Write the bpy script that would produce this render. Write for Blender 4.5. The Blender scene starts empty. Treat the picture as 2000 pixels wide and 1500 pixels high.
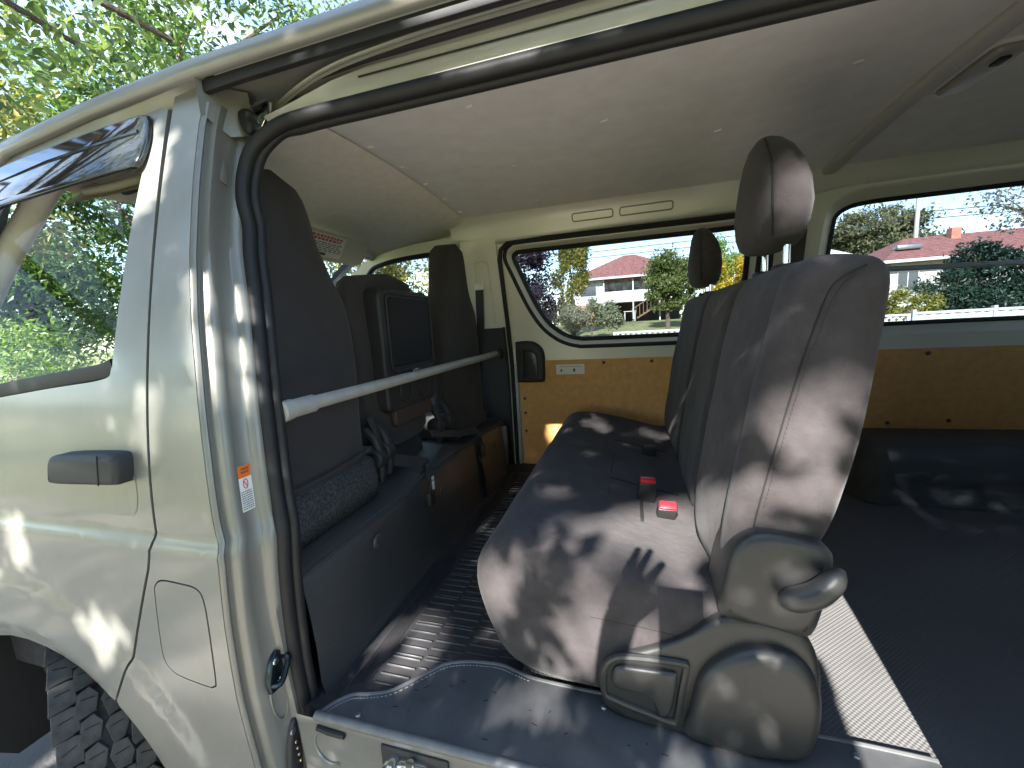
import bpy, bmesh, math, random
from mathutils import Vector, Matrix, noise as mnoise
R_ = math.radians
SC = bpy.context.scene
COL = SC.collection

# ------------------------------------------------------------------ camera
cd = bpy.data.cameras.new('camera'); cam = bpy.data.objects.new('camera', cd); COL.objects.link(cam)
right = Vector((0.959485, 0.275860, -0.057357)); up = Vector((0.015991, 0.149924, 0.988568)); back = Vector((0.281306, -0.949434, 0.139438))
cam.matrix_world = Matrix(((right.x, up.x, back.x, 0.68), (right.y, up.y, back.y, -0.53), (right.z, up.z, back.z, 1.37), (0, 0, 0, 1)))
cd.sensor_width = 36; cd.lens = 36*791.6/2000; cd.clip_start = 0.02; cd.clip_end = 800
SC.camera = cam

# ------------------------------------------------------------------ sky, sun, exposure
SUN_DIR = Vector((0.11, 0.988, -0.662)).normalized()      # the way the light travels
w = bpy.data.worlds.new('World'); SC.world = w; w.use_nodes = True
nt = w.node_tree; nt.nodes.clear()
wo = nt.nodes.new('ShaderNodeOutputWorld'); bg = nt.nodes.new('ShaderNodeBackground'); sky = nt.nodes.new('ShaderNodeTexSky')
sky.sky_type = 'NISHITA'; sky.sun_disc = False; sky.sun_elevation = R_(33.6); sky.sun_rotation = R_(186); sky.air_density = 1.0; sky.dust_density = 0.15
tc = nt.nodes.new('ShaderNodeTexCoord'); mp = nt.nodes.new('ShaderNodeMapping'); mp.inputs['Scale'].default_value = (1.0, 1.0, 2.6)
nz = nt.nodes.new('ShaderNodeTexNoise'); nz.inputs['Scale'].default_value = 2.3; nz.inputs['Detail'].default_value = 7; nz.inputs['Roughness'].default_value = 0.55
rp = nt.nodes.new('ShaderNodeValToRGB'); rp.color_ramp.elements[0].position = 0.52; rp.color_ramp.elements[1].position = 0.74
rp.color_ramp.elements[0].color = (0, 0, 0, 1); rp.color_ramp.elements[1].color = (0.75, 0.75, 0.75, 1)
mx = nt.nodes.new('ShaderNodeMixRGB'); mx.inputs[2].default_value = (5.0, 5.2, 5.5, 1)
nt.links.new(tc.outputs['Generated'], mp.inputs[0]); nt.links.new(mp.outputs[0], nz.inputs['Vector']); nt.links.new(nz.outputs['Fac'], rp.inputs[0])
nt.links.new(rp.outputs[0], mx.inputs[0]); nt.links.new(sky.outputs[0], mx.inputs[1]); nt.links.new(mx.outputs[0], bg.inputs[0]); nt.links.new(bg.outputs[0], wo.inputs[0])
bg.inputs[1].default_value = 0.125
sl = bpy.data.lights.new('sun', 'SUN'); so = bpy.data.objects.new('sun', sl); COL.objects.link(so)
sl.energy = 5.0; sl.angle = R_(0.53); sl.color = (1.0, 0.965, 0.915)
so.rotation_euler = SUN_DIR.to_track_quat('-Z', 'Y').to_euler(); so.location = (0, -10, 12)
SC.view_settings.view_transform = 'Standard'; SC.view_settings.look = 'None'; SC.view_settings.exposure = 2.55; SC.view_settings.gamma = 1
SC.cycles.use_denoising = True; SC.cycles.max_bounces = 7; SC.cycles.diffuse_bounces = 5; SC.cycles.glossy_bounces = 3; SC.cycles.transmission_bounces = 3; SC.cycles.transparent_max_bounces = 10; SC.cycles.caustics_reflective = False; SC.cycles.caustics_refractive = False

# ------------------------------------------------------------------ helpers
def obj(name, me, mat=None, parent=None, smooth=True, ang=38):
    if isinstance(me, bmesh.types.BMesh):
        bm = me; me = bpy.data.meshes.new(name); bm.to_mesh(me); bm.free()
    if smooth:
        me.shade_smooth(); me.set_sharp_from_angle(angle=R_(ang))
    if mat is not None and not me.materials: me.materials.append(mat)
    o = bpy.data.objects.new(name, me); COL.objects.link(o)
    if parent is not None: put(o, parent)
    return o
def put(o, parent, loc=(0, 0, 0)):
    o.parent = parent; p = parent; off = Vector((0, 0, 0))
    while p is not None: off += p.location; p = p.parent
    o.location = Vector(loc)-off
def dup(o, parent, loc, rot=None):
    c = o.copy(); COL.objects.link(c); put(c, parent, loc)
    if rot is not None: c.rotation_euler = rot
    return c
def thing(name, label, cat, loc, group=None):
    o = bpy.data.objects.new(name, None); COL.objects.link(o); o.location = loc; o.empty_display_size = 0.1
    return tag(o, label, cat, group)
def tag(o, label=None, cat=None, group=None, kind=None):
    if label: o['label'] = label
    if cat: o['category'] = cat
    if group: o['group'] = group
    if kind: o['kind'] = kind
    return o
def pydata(verts, faces):
    me = bpy.data.meshes.new('m'); me.from_pydata([tuple(v) for v in verts], [], faces); me.update(); return me
def fixn(me):
    bm = bmesh.new(); bm.from_mesh(me); bmesh.ops.recalc_face_normals(bm, faces=bm.faces); bm.to_mesh(me); bm.free(); return me
def loft(rings, closed=True, cap=True, loop=False):
    n = len(rings[0]); V = [p for r in rings for p in r]; F = []
    m = len(rings)
    for i in range(m if loop else m-1):
        a = i*n; b = ((i+1) % m)*n
        for j in range(n if closed else n-1):
            k = (j+1) % n; F.append((a+j, a+k, b+k, b+j))
    if cap and closed and not loop:
        F.append(tuple(range(n))); F.append(tuple((m-1)*n+j for j in range(n)))
    return fixn(pydata(V, F))
def spline(pts, n=8, closed=False):
    pts = [Vector(p) for p in pts]; out = []; m = len(pts)
    for i in range(m if closed else m-1):
        if closed: a, b, c, d = pts[(i-1) % m], pts[i], pts[(i+1) % m], pts[(i+2) % m]
        else: a, b, c, d = pts[max(i-1, 0)], pts[i], pts[i+1], pts[min(i+2, m-1)]
        for k in range(n):
            t = k/n
            out.append(0.5*((2*b)+(c-a)*t+(2*a-5*b+4*c-d)*t*t+(3*b-a-3*c+d)*t**3))
    if not closed: out.append(pts[-1].copy())
    return out
def frames(path, closed=False, up=None):
    path = [Vector(p) for p in path]; m = len(path); T = []
    for i in range(m):
        a = path[(i-1) % m] if (closed or i > 0) else path[i]; b = path[(i+1) % m] if (closed or i < m-1) else path[i]
        T.append((b-a).normalized())
    N = []; ref = Vector(up) if up is not None else (Vector((0, 0, 1)) if abs(T[0].z) < 0.9 else Vector((1, 0, 0)))
    for i in range(m):
        n = ref-T[i]*ref.dot(T[i])
        if n.length < 1e-5: n = T[i].orthogonal()
        n.normalize(); N.append(n)
        if up is None: ref = n
    return path, T, N
def sweep(path, prof, closed=False, cap=True, up=None, scale=None):
    path, T, N = frames(path, closed, up); rings = []
    for i, p in enumerate(path):
        B = T[i].cross(N[i]); s = scale[i] if scale else 1
        rings.append([p+N[i]*(q[0]*s)+B*(q[1]*s) for q in prof])
    return loft(rings, True, cap, closed)
def circ(r, n=10, ry=None): return [(r*math.cos(2*math.pi*k/n), (ry or r)*math.sin(2*math.pi*k/n)) for k in range(n)]
def tube(path, r, n=10, closed=False, up=None, scale=None): return sweep(path, circ(r, n), closed, True, up, scale)
def rrect(w, h, r, n=4, cx=0, cy=0):
    out = []
    for (sx, sy, a0) in ((1, 1, 0), (-1, 1, 90), (-1, -1, 180), (1, -1, 270)):
        for k in range(n+1):
            a = R_(a0+90*k/n); out.append((cx+sx*(w/2-r)+r*math.cos(a), cy+sy*(h/2-r)+r*math.sin(a)))
    return out
def inset(poly, d):
    m = len(poly); A = sum(poly[i][0]*poly[(i+1) % m][1]-poly[(i+1) % m][0]*poly[i][1] for i in range(m))
    s = 1 if A > 0 else -1; out = []
    for i in range(m):
        a, b, c = Vector(poly[i-1][:2]), Vector(poly[i][:2]), Vector(poly[(i+1) % m][:2])
        e1 = (b-a); e2 = (c-b)
        if e1.length < 1e-9: e1 = e2
        if e2.length < 1e-9: e2 = e1
        e1 = e1.normalized(); e2 = e2.normalized()
        n = Vector((-e1.y-e2.y, e1.x+e2.x))*s
        if n.length < 1e-6: out.append((b.x, b.y)); continue
        n.normalize(); co = max(0.5, n.dot(Vector((-e1.y, e1.x))*s)); q = b+n*(d/co); out.append((q.x, q.y))
    return out
def puff(poly, a0, a1, r, axis='y', steps=5, soft=False):
    """outline extruded from a0 to a1 along an axis, the a1 edge rounded by r"""
    sg = 1 if a1 > a0 else -1
    def P3(p, a): return (p[0], a, p[1]) if axis == 'y' else ((a, p[0], p[1]) if axis == 'x' else (p[0], p[1], a))
    rings = [[P3(q, a0) for q in poly]]; q_ = poly; last = 0
    for k in range(0, steps+1):
        t = R_(90*k/steps); ins = r*(1-math.cos(t))
        if soft:
            for h in range(4):
                q_ = inset(q_, (ins-last)/4)
                if k: q_ = [(.5*q_[i][0]+.25*(q_[i-1][0]+q_[(i+1) % len(q_)][0]), .5*q_[i][1]+.25*(q_[i-1][1]+q_[(i+1) % len(q_)][1])) for i in range(len(q_))]
            last = ins; cur = q_
        else: cur = inset(poly, ins)
        rings.append([P3(q, a1-sg*r+sg*r*math.sin(t)) for q in cur])
    return loft(rings)
def rbox(x0, x1, y0, y1, z0, z1, r=0.005, seg=2):
    bm = bmesh.new(); bmesh.ops.create_cube(bm, size=1)
    for v in bm.verts: v.co = Vector(((x0+x1)/2+v.co.x*(x1-x0), (y0+y1)/2+v.co.y*(y1-y0), (z0+z1)/2+v.co.z*(z1-z0)))
    if r > 0: bmesh.ops.bevel(bm, geom=bm.edges[:], offset=r, segments=seg, affect='EDGES', profile=0.5)
    me = bpy.data.meshes.new('b'); bm.to_mesh(me); bm.free(); return me
def join(*mes):
    bm = bmesh.new()
    for m in mes: bm.from_mesh(m)
    me = bpy.data.meshes.new('j'); bm.to_mesh(me); bm.free(); return me
def panel(outline, holes, mapf, us, vs, flange=0.012, fdir=(0, 1, 0), flip=False):
    """flat outline with holes in (u,v), cut into a grid, bent by mapf(u,v)->xyz, its rims turned in by a flange"""
    bm = bmesh.new(); E_ = []
    for lp in [outline]+list(holes):
        vs_ = [bm.verts.new((p[0], p[1], 0)) for p in lp]
        for i in range(len(vs_)): E_.append(bm.edges.new((vs_[i], vs_[(i+1) % len(vs_)])))
    bmesh.ops.triangle_fill(bm, use_beauty=True, use_dissolve=False, edges=E_, normal=(0, 0, 1))
    for u in us: bmesh.ops.bisect_plane(bm, geom=bm.verts[:]+bm.edges[:]+bm.faces[:], dist=1e-5, plane_co=(u, 0, 0), plane_no=(1, 0, 0))
    for v in vs: bmesh.ops.bisect_plane(bm, geom=bm.verts[:]+bm.edges[:]+bm.faces[:], dist=1e-5, plane_co=(0, v, 0), plane_no=(0, 1, 0))
    for v in bm.verts: v.co = Vector(mapf(v.co.x, v.co.y))
    if flange:
        be = [e for e in bm.edges if e.is_boundary]
        r = bmesh.ops.extrude_edge_only(bm, edges=be)
        for g in r['geom']:
            if isinstance(g, bmesh.types.BMVert): g.co += Vector(fdir)*flange
    bmesh.ops.recalc_face_normals(bm, faces=bm.faces)
    if flip: bmesh.ops.reverse_faces(bm, faces=bm.faces)
    me = bpy.data.meshes.new('p'); bm.to_mesh(me); bm.free(); return me
def rng(a, b, s):
    n = max(1, int(round((b-a)/s))); return [a+(b-a)*i/n for i in range(n+1)]
def lerp(x, xs, ys):
    if x <= xs[0]: return ys[0]
    for i in range(len(xs)-1):
        if x <= xs[i+1]: return ys[i]+(ys[i+1]-ys[i])*(x-xs[i])/(xs[i+1]-xs[i])
    return ys[-1]
def sstep(a, b, x):
    t = min(1, max(0, (x-a)/(b-a))); return t*t*(3-2*t)

# ------------------------------------------------------------------ materials
def mat(name, col, rough=0.6, metal=0.0, coat=0.0, coatr=0.05, spec=0.5, var=0.0, vscale=6.0, bump=None, sheen=0.0, island=0.0, hue=None, flake=0.0, rvar=0.0, bump2=None):
    m = bpy.data.materials.new(name); m.use_nodes = True; t = m.node_tree; L = t.links.new; N = t.nodes.new
    b = t.nodes['Principled BSDF']; b.inputs['Base Color'].default_value = (*col, 1); b.inputs['Roughness'].default_value = rough; b.inputs['Metallic'].default_value = metal
    b.inputs['Coat Weight'].default_value = coat; b.inputs['Coat Roughness'].default_value = coatr; b.inputs['Specular IOR Level'].default_value = spec
    if sheen: b.inputs['Sheen Weight'].default_value = sheen; b.inputs['Sheen Roughness'].default_value = 0.5
    c = N('ShaderNodeTexCoord').outputs['Object']; cur = None
    def noise(scale, det=4, rg=0.55):
        n = N('ShaderNodeTexNoise'); n.inputs['Scale'].default_value = scale; n.inputs['Detail'].default_value = det; n.inputs['Roughness'].default_value = rg; L(c, n.inputs['Vector']); return n.outputs['Fac']
    if var or island or hue:
        mxn = N('ShaderNodeMixRGB'); h = hue or tuple(min(1, x*(1+var)) for x in col); lo = tuple(x*(1-var) for x in col) if not hue else col
        mxn.inputs[1].default_value = (*lo, 1); mxn.inputs[2].default_value = (*h, 1)
        if island:
            g = N('ShaderNodeNewGeometry'); L(g.outputs['Random Per Island'], mxn.inputs[0])
        else:
            r = N('ShaderNodeValToRGB'); r.color_ramp.elements[0].position = 0.33; r.color_ramp.elements[1].position = 0.67; L(noise(vscale, 5, 0.6), r.inputs[0]); L(r.outputs[0], mxn.inputs[0])
        L(mxn.outputs[0], b.inputs['Base Color'])
    if rvar:
        mr = N('ShaderNodeMapRange'); mr.inputs['To Min'].default_value = max(0, rough-rvar); mr.inputs['To Max'].default_value = min(1, rough+rvar); L(noise(vscale*1.7, 6, 0.65), mr.inputs['Value']); L(mr.outputs[0], b.inputs['Roughness'])
    prev = None
    for bp in (bump, bump2):
        if not bp: continue
        kind, sc, st = bp[:3]
        bn = N('ShaderNodeBump'); bn.inputs['Strength'].default_value = st; bn.inputs['Distance'].default_value = bp[3] if len(bp) > 3 else 0.002
        if kind == 'noise': L(noise(sc, 4, 0.6), bn.inputs['Height'])
        elif kind == 'twill':
            sx = N('ShaderNodeSeparateXYZ'); L(c, sx.inputs[0]); outs = []
            for (i, j, sg) in bp[4]:
                a = N('ShaderNodeMath'); a.operation = 'MULTIPLY_ADD'; a.inputs[1].default_value = sg; L(sx.outputs[j], a.inputs[0]); L(sx.outputs[i], a.inputs[2])
                s = N('ShaderNodeMath'); s.operation = 'MULTIPLY'; s.inputs[1].default_value = sc; L(a.outputs[0], s.inputs[0])
                q = N('ShaderNodeMath'); q.operation = 'SINE'; L(s.outputs[0], q.inputs[0]); outs.append(q.outputs[0])
            o = outs[0]
            for k in outs[1:]:
                ad = N('ShaderNodeMath'); ad.operation = 'ADD'; L(o, ad.inputs[0]); L(k, ad.inputs[1]); o = ad.outputs[0]
            L(o, bn.inputs['Height'])
        elif kind == 'voronoi':
            v = N('ShaderNodeTexVoronoi'); v.inputs['Scale'].default_value = sc; L(c, v.inputs['Vector']); L(v.outputs['Distance'], bn.inputs['Height'])
        if prev is not None: L(prev, bn.inputs['Normal'])
        prev = bn.outputs[0]
    if prev is not None: L(prev, b.inputs['Normal'])
    return m
def glass(name, tint, rough=0.0, refl=1.0):
    m = bpy.data.materials.new(name); m.use_nodes = True; t = m.node_tree; t.nodes.clear(); L = t.links.new; N = t.nodes.new
    o = N('ShaderNodeOutputMaterial'); mxs = N('ShaderNodeMixShader'); tr = N('ShaderNodeBsdfTransparent'); gl = N('ShaderNodeBsdfGlossy'); fr = N('ShaderNodeFresnel')
    tr.inputs[0].default_value = (*tint, 1); gl.inputs['Roughness'].default_value = rough; fr.inputs[0].default_value = 1.45
    mu = N('ShaderNodeMath'); mu.operation = 'MULTIPLY'; mu.inputs[1].default_value = refl
    L(fr.outputs[0], mu.inputs[0]); L(mu.outputs[0], mxs.inputs[0]); L(tr.outputs[0], mxs.inputs[1]); L(gl.outputs[0], mxs.inputs[2]); L(mxs.outputs[0], o.inputs[0])
    return m
def leafmat(name, c1, c2, trans=0.35):
    m = bpy.data.materials.new(name); m.use_nodes = True; t = m.node_tree; L = t.links.new; N = t.nodes.new
    b = t.nodes['Principled BSDF']; b.inputs['Roughness'].default_value = 0.45; o = t.nodes['Material Output']
    g = N('ShaderNodeNewGeometry'); mxn = N('ShaderNodeMixRGB'); mxn.inputs[1].default_value = (*c1, 1); mxn.inputs[2].default_value = (*c2, 1)
    L(g.outputs['Random Per Island'], mxn.inputs[0]); L(mxn.outputs[0], b.inputs['Base Color'])
    tl = N('ShaderNodeBsdfTranslucent'); ms = N('ShaderNodeMixShader'); ms.inputs[0].default_value = trans
    br = N('ShaderNodeMixRGB'); br.blend_type = 'MULTIPLY'; br.inputs[0].default_value = 1; br.inputs[2].default_value = (1.5, 1.6, 0.8, 1); L(mxn.outputs[0], br.inputs[1]); L(br.outputs[0], tl.inputs[0])
    L(b.outputs[0], ms.inputs[1]); L(tl.outputs[0], ms.inputs[2]); L(ms.outputs[0], o.inputs[0]); return m
M = {}
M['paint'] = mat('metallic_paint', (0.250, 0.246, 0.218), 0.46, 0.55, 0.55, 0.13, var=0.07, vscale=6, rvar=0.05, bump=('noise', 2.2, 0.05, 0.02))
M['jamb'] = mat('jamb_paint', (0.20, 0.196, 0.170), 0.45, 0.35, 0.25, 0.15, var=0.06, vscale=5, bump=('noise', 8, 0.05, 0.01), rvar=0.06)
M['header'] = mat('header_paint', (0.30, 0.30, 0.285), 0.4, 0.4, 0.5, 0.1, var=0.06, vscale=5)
M['paint_in'] = mat('inner_paint', (0.72, 0.705, 0.61), 0.42, 0.25, 0.35, 0.12, var=0.05, vscale=3, bump=('noise', 60, 0.03))
M['rubber'] = mat('black_rubber', (0.013, 0.013, 0.014), 0.58, spec=0.35, bump=('noise', 120, 0.12), rvar=0.1, vscale=9)
M['plastic'] = mat('black_plastic', (0.018, 0.018, 0.019), 0.58, bump=('noise', 700, 0.15, 0.0006), rvar=0.06)
M['gplastic'] = mat('charcoal_plastic', (0.028, 0.0275, 0.027), 0.42, bump=('noise', 900, 0.25, 0.0006), rvar=0.05, vscale=5)
M['gloss'] = mat('gloss_black_acrylic', (0.010, 0.012, 0.011), 0.06, coat=0.6)
M['fabric'] = mat('dark_fabric', (0.052, 0.0455, 0.0465), 0.95, spec=0.12, var=0.16, vscale=26, sheen=0.10, bump=('noise', 420, 0.55, 0.0016), bump2=('noise', 14, 0.55, 0.009))
M['fabric2'] = mat('seat_cover_fabric', (0.046, 0.042, 0.0415), 0.95, spec=0.15, var=0.10, vscale=10, sheen=0.1, bump=('noise', 900, 0.4, 0.001), bump2=('noise', 8, 0.2, 0.008))
M['felt'] = mat('grey_felt', (0.06, 0.06, 0.062), 1.0, spec=0.1, var=0.5, vscale=160, bump=('noise', 350, 0.8, 0.003))
M['vinyl'] = mat('twill_vinyl', (0.052, 0.052, 0.051), 0.40, var=0.12, vscale=4, bump=('twill', 1400, 0.35, 0.0008, ((0, 2, 0.6), (1, 2, 1.0))), bump2=('noise', 6, 0.25, 0.01), rvar=0.06)
M['vinylfloor'] = mat('twill_floor_vinyl', (0.125, 0.122, 0.120), 0.38, var=0.1, vscale=3, bump=('twill', 700, 0.35, 0.0012, ((0, 1, 0.9), (1, 0, -0.9))), bump2=('noise', 5, 0.15, 0.01), rvar=0.06)
M['stepvinyl'] = mat('grey_step_vinyl', (0.085, 0.087, 0.089), 0.45, var=0.17, vscale=16, bump=('noise', 40, 0.06), rvar=0.08)
M['carpet'] = mat('dark_carpet', (0.022, 0.022, 0.024), 0.9, var=0.3, vscale=60, bump=('noise', 300, 0.5, 0.002))
M['matrubber'] = mat('mat_rubber', (0.030, 0.029, 0.031), 0.5, var=0.2, vscale=12, bump=('noise', 50, 0.12))
M['ribrubber'] = mat('worn_rib_rubber', (0.055, 0.054, 0.055), 0.5, var=0.2, vscale=20)
M['board'] = mat('hardboard', (0.70, 0.37, 0.115), 0.60, var=0.10, vscale=38, bump=('noise', 200, 0.2, 0.001), bump2=('noise', 4, 0.2, 0.01), rvar=0.12)
M['stud'] = mat('brown_stud', (0.10, 0.055, 0.03), 0.4)
M['ceil'] = mat('ceiling_board', (0.77, 0.76, 0.735), 0.75, var=0.05, vscale=14, bump=('noise', 220, 0.25, 0.0012), bump2=('noise', 3, 0.12, 0.01))
M['headliner'] = mat('beige_headliner', (0.80, 0.76, 0.67), 0.85, var=0.05, vscale=30, bump=('noise', 420, 0.2, 0.001))
M['glass'] = glass('window_glass', (0.88, 0.91, 0.89), refl=0.25)
M['tint'] = glass('tinted_glass', (0.31, 0.34, 0.37), refl=0.45)
M['chrome'] = mat('chrome', (0.75, 0.74, 0.70), 0.12, 1.0)
M['bar'] = mat('painted_bar', (0.40, 0.385, 0.345), 0.45, var=0.10, vscale=25, bump=('noise', 90, 0.1), rvar=0.1)
M['red'] = mat('red_plastic', (0.62, 0.02, 0.03), 0.35)
M['white'] = mat('white_print', (0.78, 0.77, 0.74), 0.5)
M['orange'] = mat('orange_print', (0.80, 0.16, 0.02), 0.5)
M['ink'] = mat('dark_ink', (0.06, 0.06, 0.06), 0.6)
M['redink'] = mat('red_ink', (0.55, 0.05, 0.05), 0.6)
M['visorcloth'] = mat('sun_visor_vinyl', (0.60, 0.56, 0.47), 0.7, bump=('noise', 300, 0.15, 0.001))
M['tyre'] = mat('tyre_rubber', (0.048, 0.045, 0.040), 0.85, var=0.45, vscale=25, bump=('noise', 120, 0.3, 0.002))
M['well'] = mat('wheel_well', (0.012, 0.011, 0.010), 0.9)
M['steel'] = mat('grey_steel', (0.30, 0.31, 0.32), 0.35, 0.8)
M['brass'] = mat('contact_brass', (0.80, 0.55, 0.30), 0.25, 1.0)
M['thread'] = mat('thread', (0.26, 0.26, 0.26), 0.8)
M['thread2'] = mat('dark_thread', (.035, .032, .031), .8)
M['seamdark'] = mat('dark_seam', (0.012, 0.011, 0.012), 0.9)
M['lens'] = mat('lamp_lens', (0.36, 0.34, 0.31), 0.25, spec=0.6)

# ------------------------------------------------------------------ the ground
ZS = rng(-30, 90, 3)
def ground_z(x, y):
    g = 1.25*sstep(9, 34, y)
    return g
asphalt = mat('asphalt', (0.11, 0.105, 0.10), 0.9, var=0.25, vscale=3, bump=('noise', 80, 0.5, 0.01))
dirt = mat('gravel_verge', (0.46, 0.40, 0.34), 0.95, var=0.35, vscale=5, bump=('noise', 60, 0.6, 0.02))
lawnm = mat('lawn', (0.10, 0.14, 0.035), 0.95, var=0.0, hue=(0.30, 0.27, 0.12), vscale=2.6, bump=('noise', 90, 0.8, 0.03))
concrete = mat('concrete', (0.36, 0.34, 0.31), 0.85, var=0.15, vscale=4, bump=('noise', 60, 0.2))
def sheet(name, x0, x1, y0, y1, st, m, dz=0.0):
    xs, ys = rng(x0, x1, st), rng(y0, y1, st); V = [(x, y, ground_z(x, y)+dz) for y in ys for x in xs]; n = len(xs)
    F = [(j*n+i, j*n+i+1, (j+1)*n+i+1, (j+1)*n+i) for j in range(len(ys)-1) for i in range(n-1)]
    return tag(obj(name, pydata(V, F), m), kind='structure')
sheet('ground', -240, 240, -240, 240, 6, lawnm, -0.03)
sheet('road', -60, 60, -0.35, 7.2, 2.2, asphalt, 0.0)
sheet('verge', -60, 60, -2.3, -0.5, 1.2, dirt, 0.0)
def kerb(y0, y1): return tag(obj('kerb', rbox(-60, 60, y0, y1, -0.05, 0.11, 0.02), concrete), kind='structure')
kerb(-0.50, -0.35); kerb(7.2, 7.36)
sheet('footpath', -60, 60, 8.4, 9.7, 0.65, concrete, 0.004)

# ------------------------------------------------------------------ the van
van = thing('van', 'silver beige van with its side door slid open, seats showing inside', 'van', (0.6, 0.8, 0.0))
WX, WZ = -0.68, 0.345          # front wheel centre
def yp(z):
    if z >= 1.03: return -0.039+0.222*max(0, z-1.03)**1.56
    if z >= 0.998: return -0.039-0.011*sstep(1.03, 0.998, z)
    return -0.050+0.030*((0.998-z)/0.55)**2
def ybody(x, z):
    y = yp(z); r = math.hypot(x-WX, z-0.36)
    y -= 0.009*sstep(0.545, 0.520, r)*(1 if z > 0.3 else 0)
    y += 0.010*sstep(0.405, 0.372, r)
    return y
mapb = lambda x, z: (x, ybody(x, z), z)
arch = [(WX+r*math.cos(R_(a)), 0.36+r*math.sin(R_(a))) for a, r in ((8, .392), (16, .394), (24, .40), (32, .402), (40, .398), (46, .393), (52, .384), (60, .376), (68, .372), (76, .369), (86, .367), (96, .367), (108, .369), (120, .372), (132, .378), (145, .388), (158, .395), (170, .395))]
gapz = [(1.838, -.170), (1.5, -.170), (1.03, -.170), (0.985, -.183), (0.96, -.192), (.752, -.297), (.633, -.380)]
# front door skin
arch_door = [p for p in arch if p[0] < -0.385]
door_out = [(-.195, 1.836), (-.180, 1.829)] + [(x-.0035, z) for z, x in gapz if z < 1.8] + arch_door[1:] + [(-1.06, .62), (-1.10, .75), (-1.10, 1.20), (-1.02, 1.36), (-.90, 1.62), (-.82, 1.745), (-.74, 1.79), (-.60, 1.812), (-.42, 1.826)]
win_hole = spline([(-.262, 1.372), (-.268, 1.335), (-.292, 1.315), (-.45, 1.300), (-.70, 1.275), (-.93, 1.255), (-.965, 1.275), (-.95, 1.33), (-.86, 1.56), (-.80, 1.695), (-.74, 1.752), (-.62, 1.782), (-.42, 1.797), (-.27, 1.806), (-.226, 1.79), (-.222, 1.75), (-.236, 1.62)], 5, True)
cup = [(p.x, p.y) for p in spline([(-.425, 1.105), (-.418, 1.128), (-.40, 1.135), (-.23, 1.135), (-.212, 1.125), (-.212, 1.085), (-.224, 1.064), (-.25, 1.060), (-.34, 1.064), (-.40, 1.070), (-.42, 1.082)], 4, True)]
fd = obj('front_door', panel(door_out, [[(p.x, p.y) for p in win_hole], cup], mapb, rng(-1.1, -.15, .022), rng(.6, 1.84, .020)+[1.03, 1.014, .998], 0.022), M['paint'], van)
tag(fd, 'closed front passenger door with a black handle')
# rear quarter strip between door gap and door opening
PEDGE = [(1.858, -.083), (1.777, -.090), (1.673, -.087), (1.54, -.079), (1.42, -.066), (1.338, -.054), (1.246, -.043), (1.169, -.034), (1.058, -.025), (1.035, -.022), (1.01, -.014), (.984, -.014), (.865, -.026), (.708, -.036), (.45, -.036), (.30, -.036)]
PEDGE_UP = sorted(PEDGE)
def pedge(z): return lerp(z, [p[0] for p in PEDGE_UP], [p[1] for p in PEDGE_UP])
flap_poly = [(p.x, p.y) for p in spline([(-.190, .905), (-.184, .928), (-.163, .943), (-.115, .943), (-.076, .938), (-.062, .915), (-.064, .85), (-.076, .745), (-.086, .727), (-.105, .724), (-.165, .731), (-.192, .741), (-.207, .768), (-.201, .83)], 5, True)]
arch_q = [p for p in arch if p[0] > -0.385]
q_out = [(x, z) for z, x in PEDGE] + [(-.288, .30)] + arch_q + [(x+.0035, z) for z, x in reversed(gapz)] + [(-.166, 1.856)]
bp_ = obj('quarter_panel', panel(q_out, [flap_poly], mapb, rng(-.38, -.03, .018), rng(.3, 1.86, .020)+[1.03, 1.014, .998], 0.02), M['paint'], van)
fl = obj('fuel_flap', panel(inset(flap_poly, .0032), [], lambda x, z: (x, ybody(x, z)-.0005, z), rng(-.2, -.06, .02), rng(.72, .95, .02), 0.012), M['paint'], van)
# dark backing seen in the gaps
obj('gap_backing', panel([(-.36, .74), (-.06, .70), (-.05, 1.0), (-.10, 1.84), (-.21, 1.825), (-.21, 1.0)], [], lambda x, z: (x, yp(z)+.023, z), [], rng(.7, 1.84, .05), 0), M['rubber'], van)
# wheel arch lining and lip
lip = [(p[0], ybody(*p)+.010, p[1]) for p in arch]
obj('arch_lip', tube(spline(lip, 3), .006, 8), M['paint'], van)
obj('mud_flap', puff([(-.02, .30), (.02, .25), (.34, .25), (.38, .30), (.38, .74), (-.02, .74)], -1.02, -1.005, .004, 'x', 2), M['well'], van)
obj('wheel_well', loft([[(WX+.43*math.cos(R_(a))*s, y, .36+.43*math.sin(R_(a))*s) for a in range(-5, 190, 13)] for y, s in ((.012, 1.0), (.40, 1.0), (.401, .05))], False, False), M['well'], van)

# door handle with its recess
hp = [(p.x, p.y) for p in spline([(-.408, 1.150), (-.402, 1.168), (-.385, 1.176), (-.30, 1.181), (-.226, 1.182), (-.212, 1.172), (-.211, 1.15), (-.214, 1.131), (-.225, 1.126), (-.30, 1.123), (-.395, 1.120), (-.407, 1.128)], 4, True)]
def on_body(me, off):
    for v in me.vertices: v.co.y += ybody(v.co.x, v.co.z)+off
    return me
hd = obj('door_handle', on_body(puff(hp, 0.004, -.030, .010, 'y', 4), 0), M['plastic'], fd)
obj('handle_seam', on_body(rbox(-.2565, -.2550, -.0312, -.0295, 1.126, 1.181, 0), 0), M['seamdark'], fd)
rings = []
for ins, dy in ((-.003, -.0006), (.0005, .0010), (.004, .006), (.009, .013), (.017, .020), (.026, .023)):
    rings.append([(q[0], ybody(*q)+dy, q[1]) for q in inset(cup, ins)])
obj('handle_recess', loft(rings, True, True), M['paint'], fd)
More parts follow.
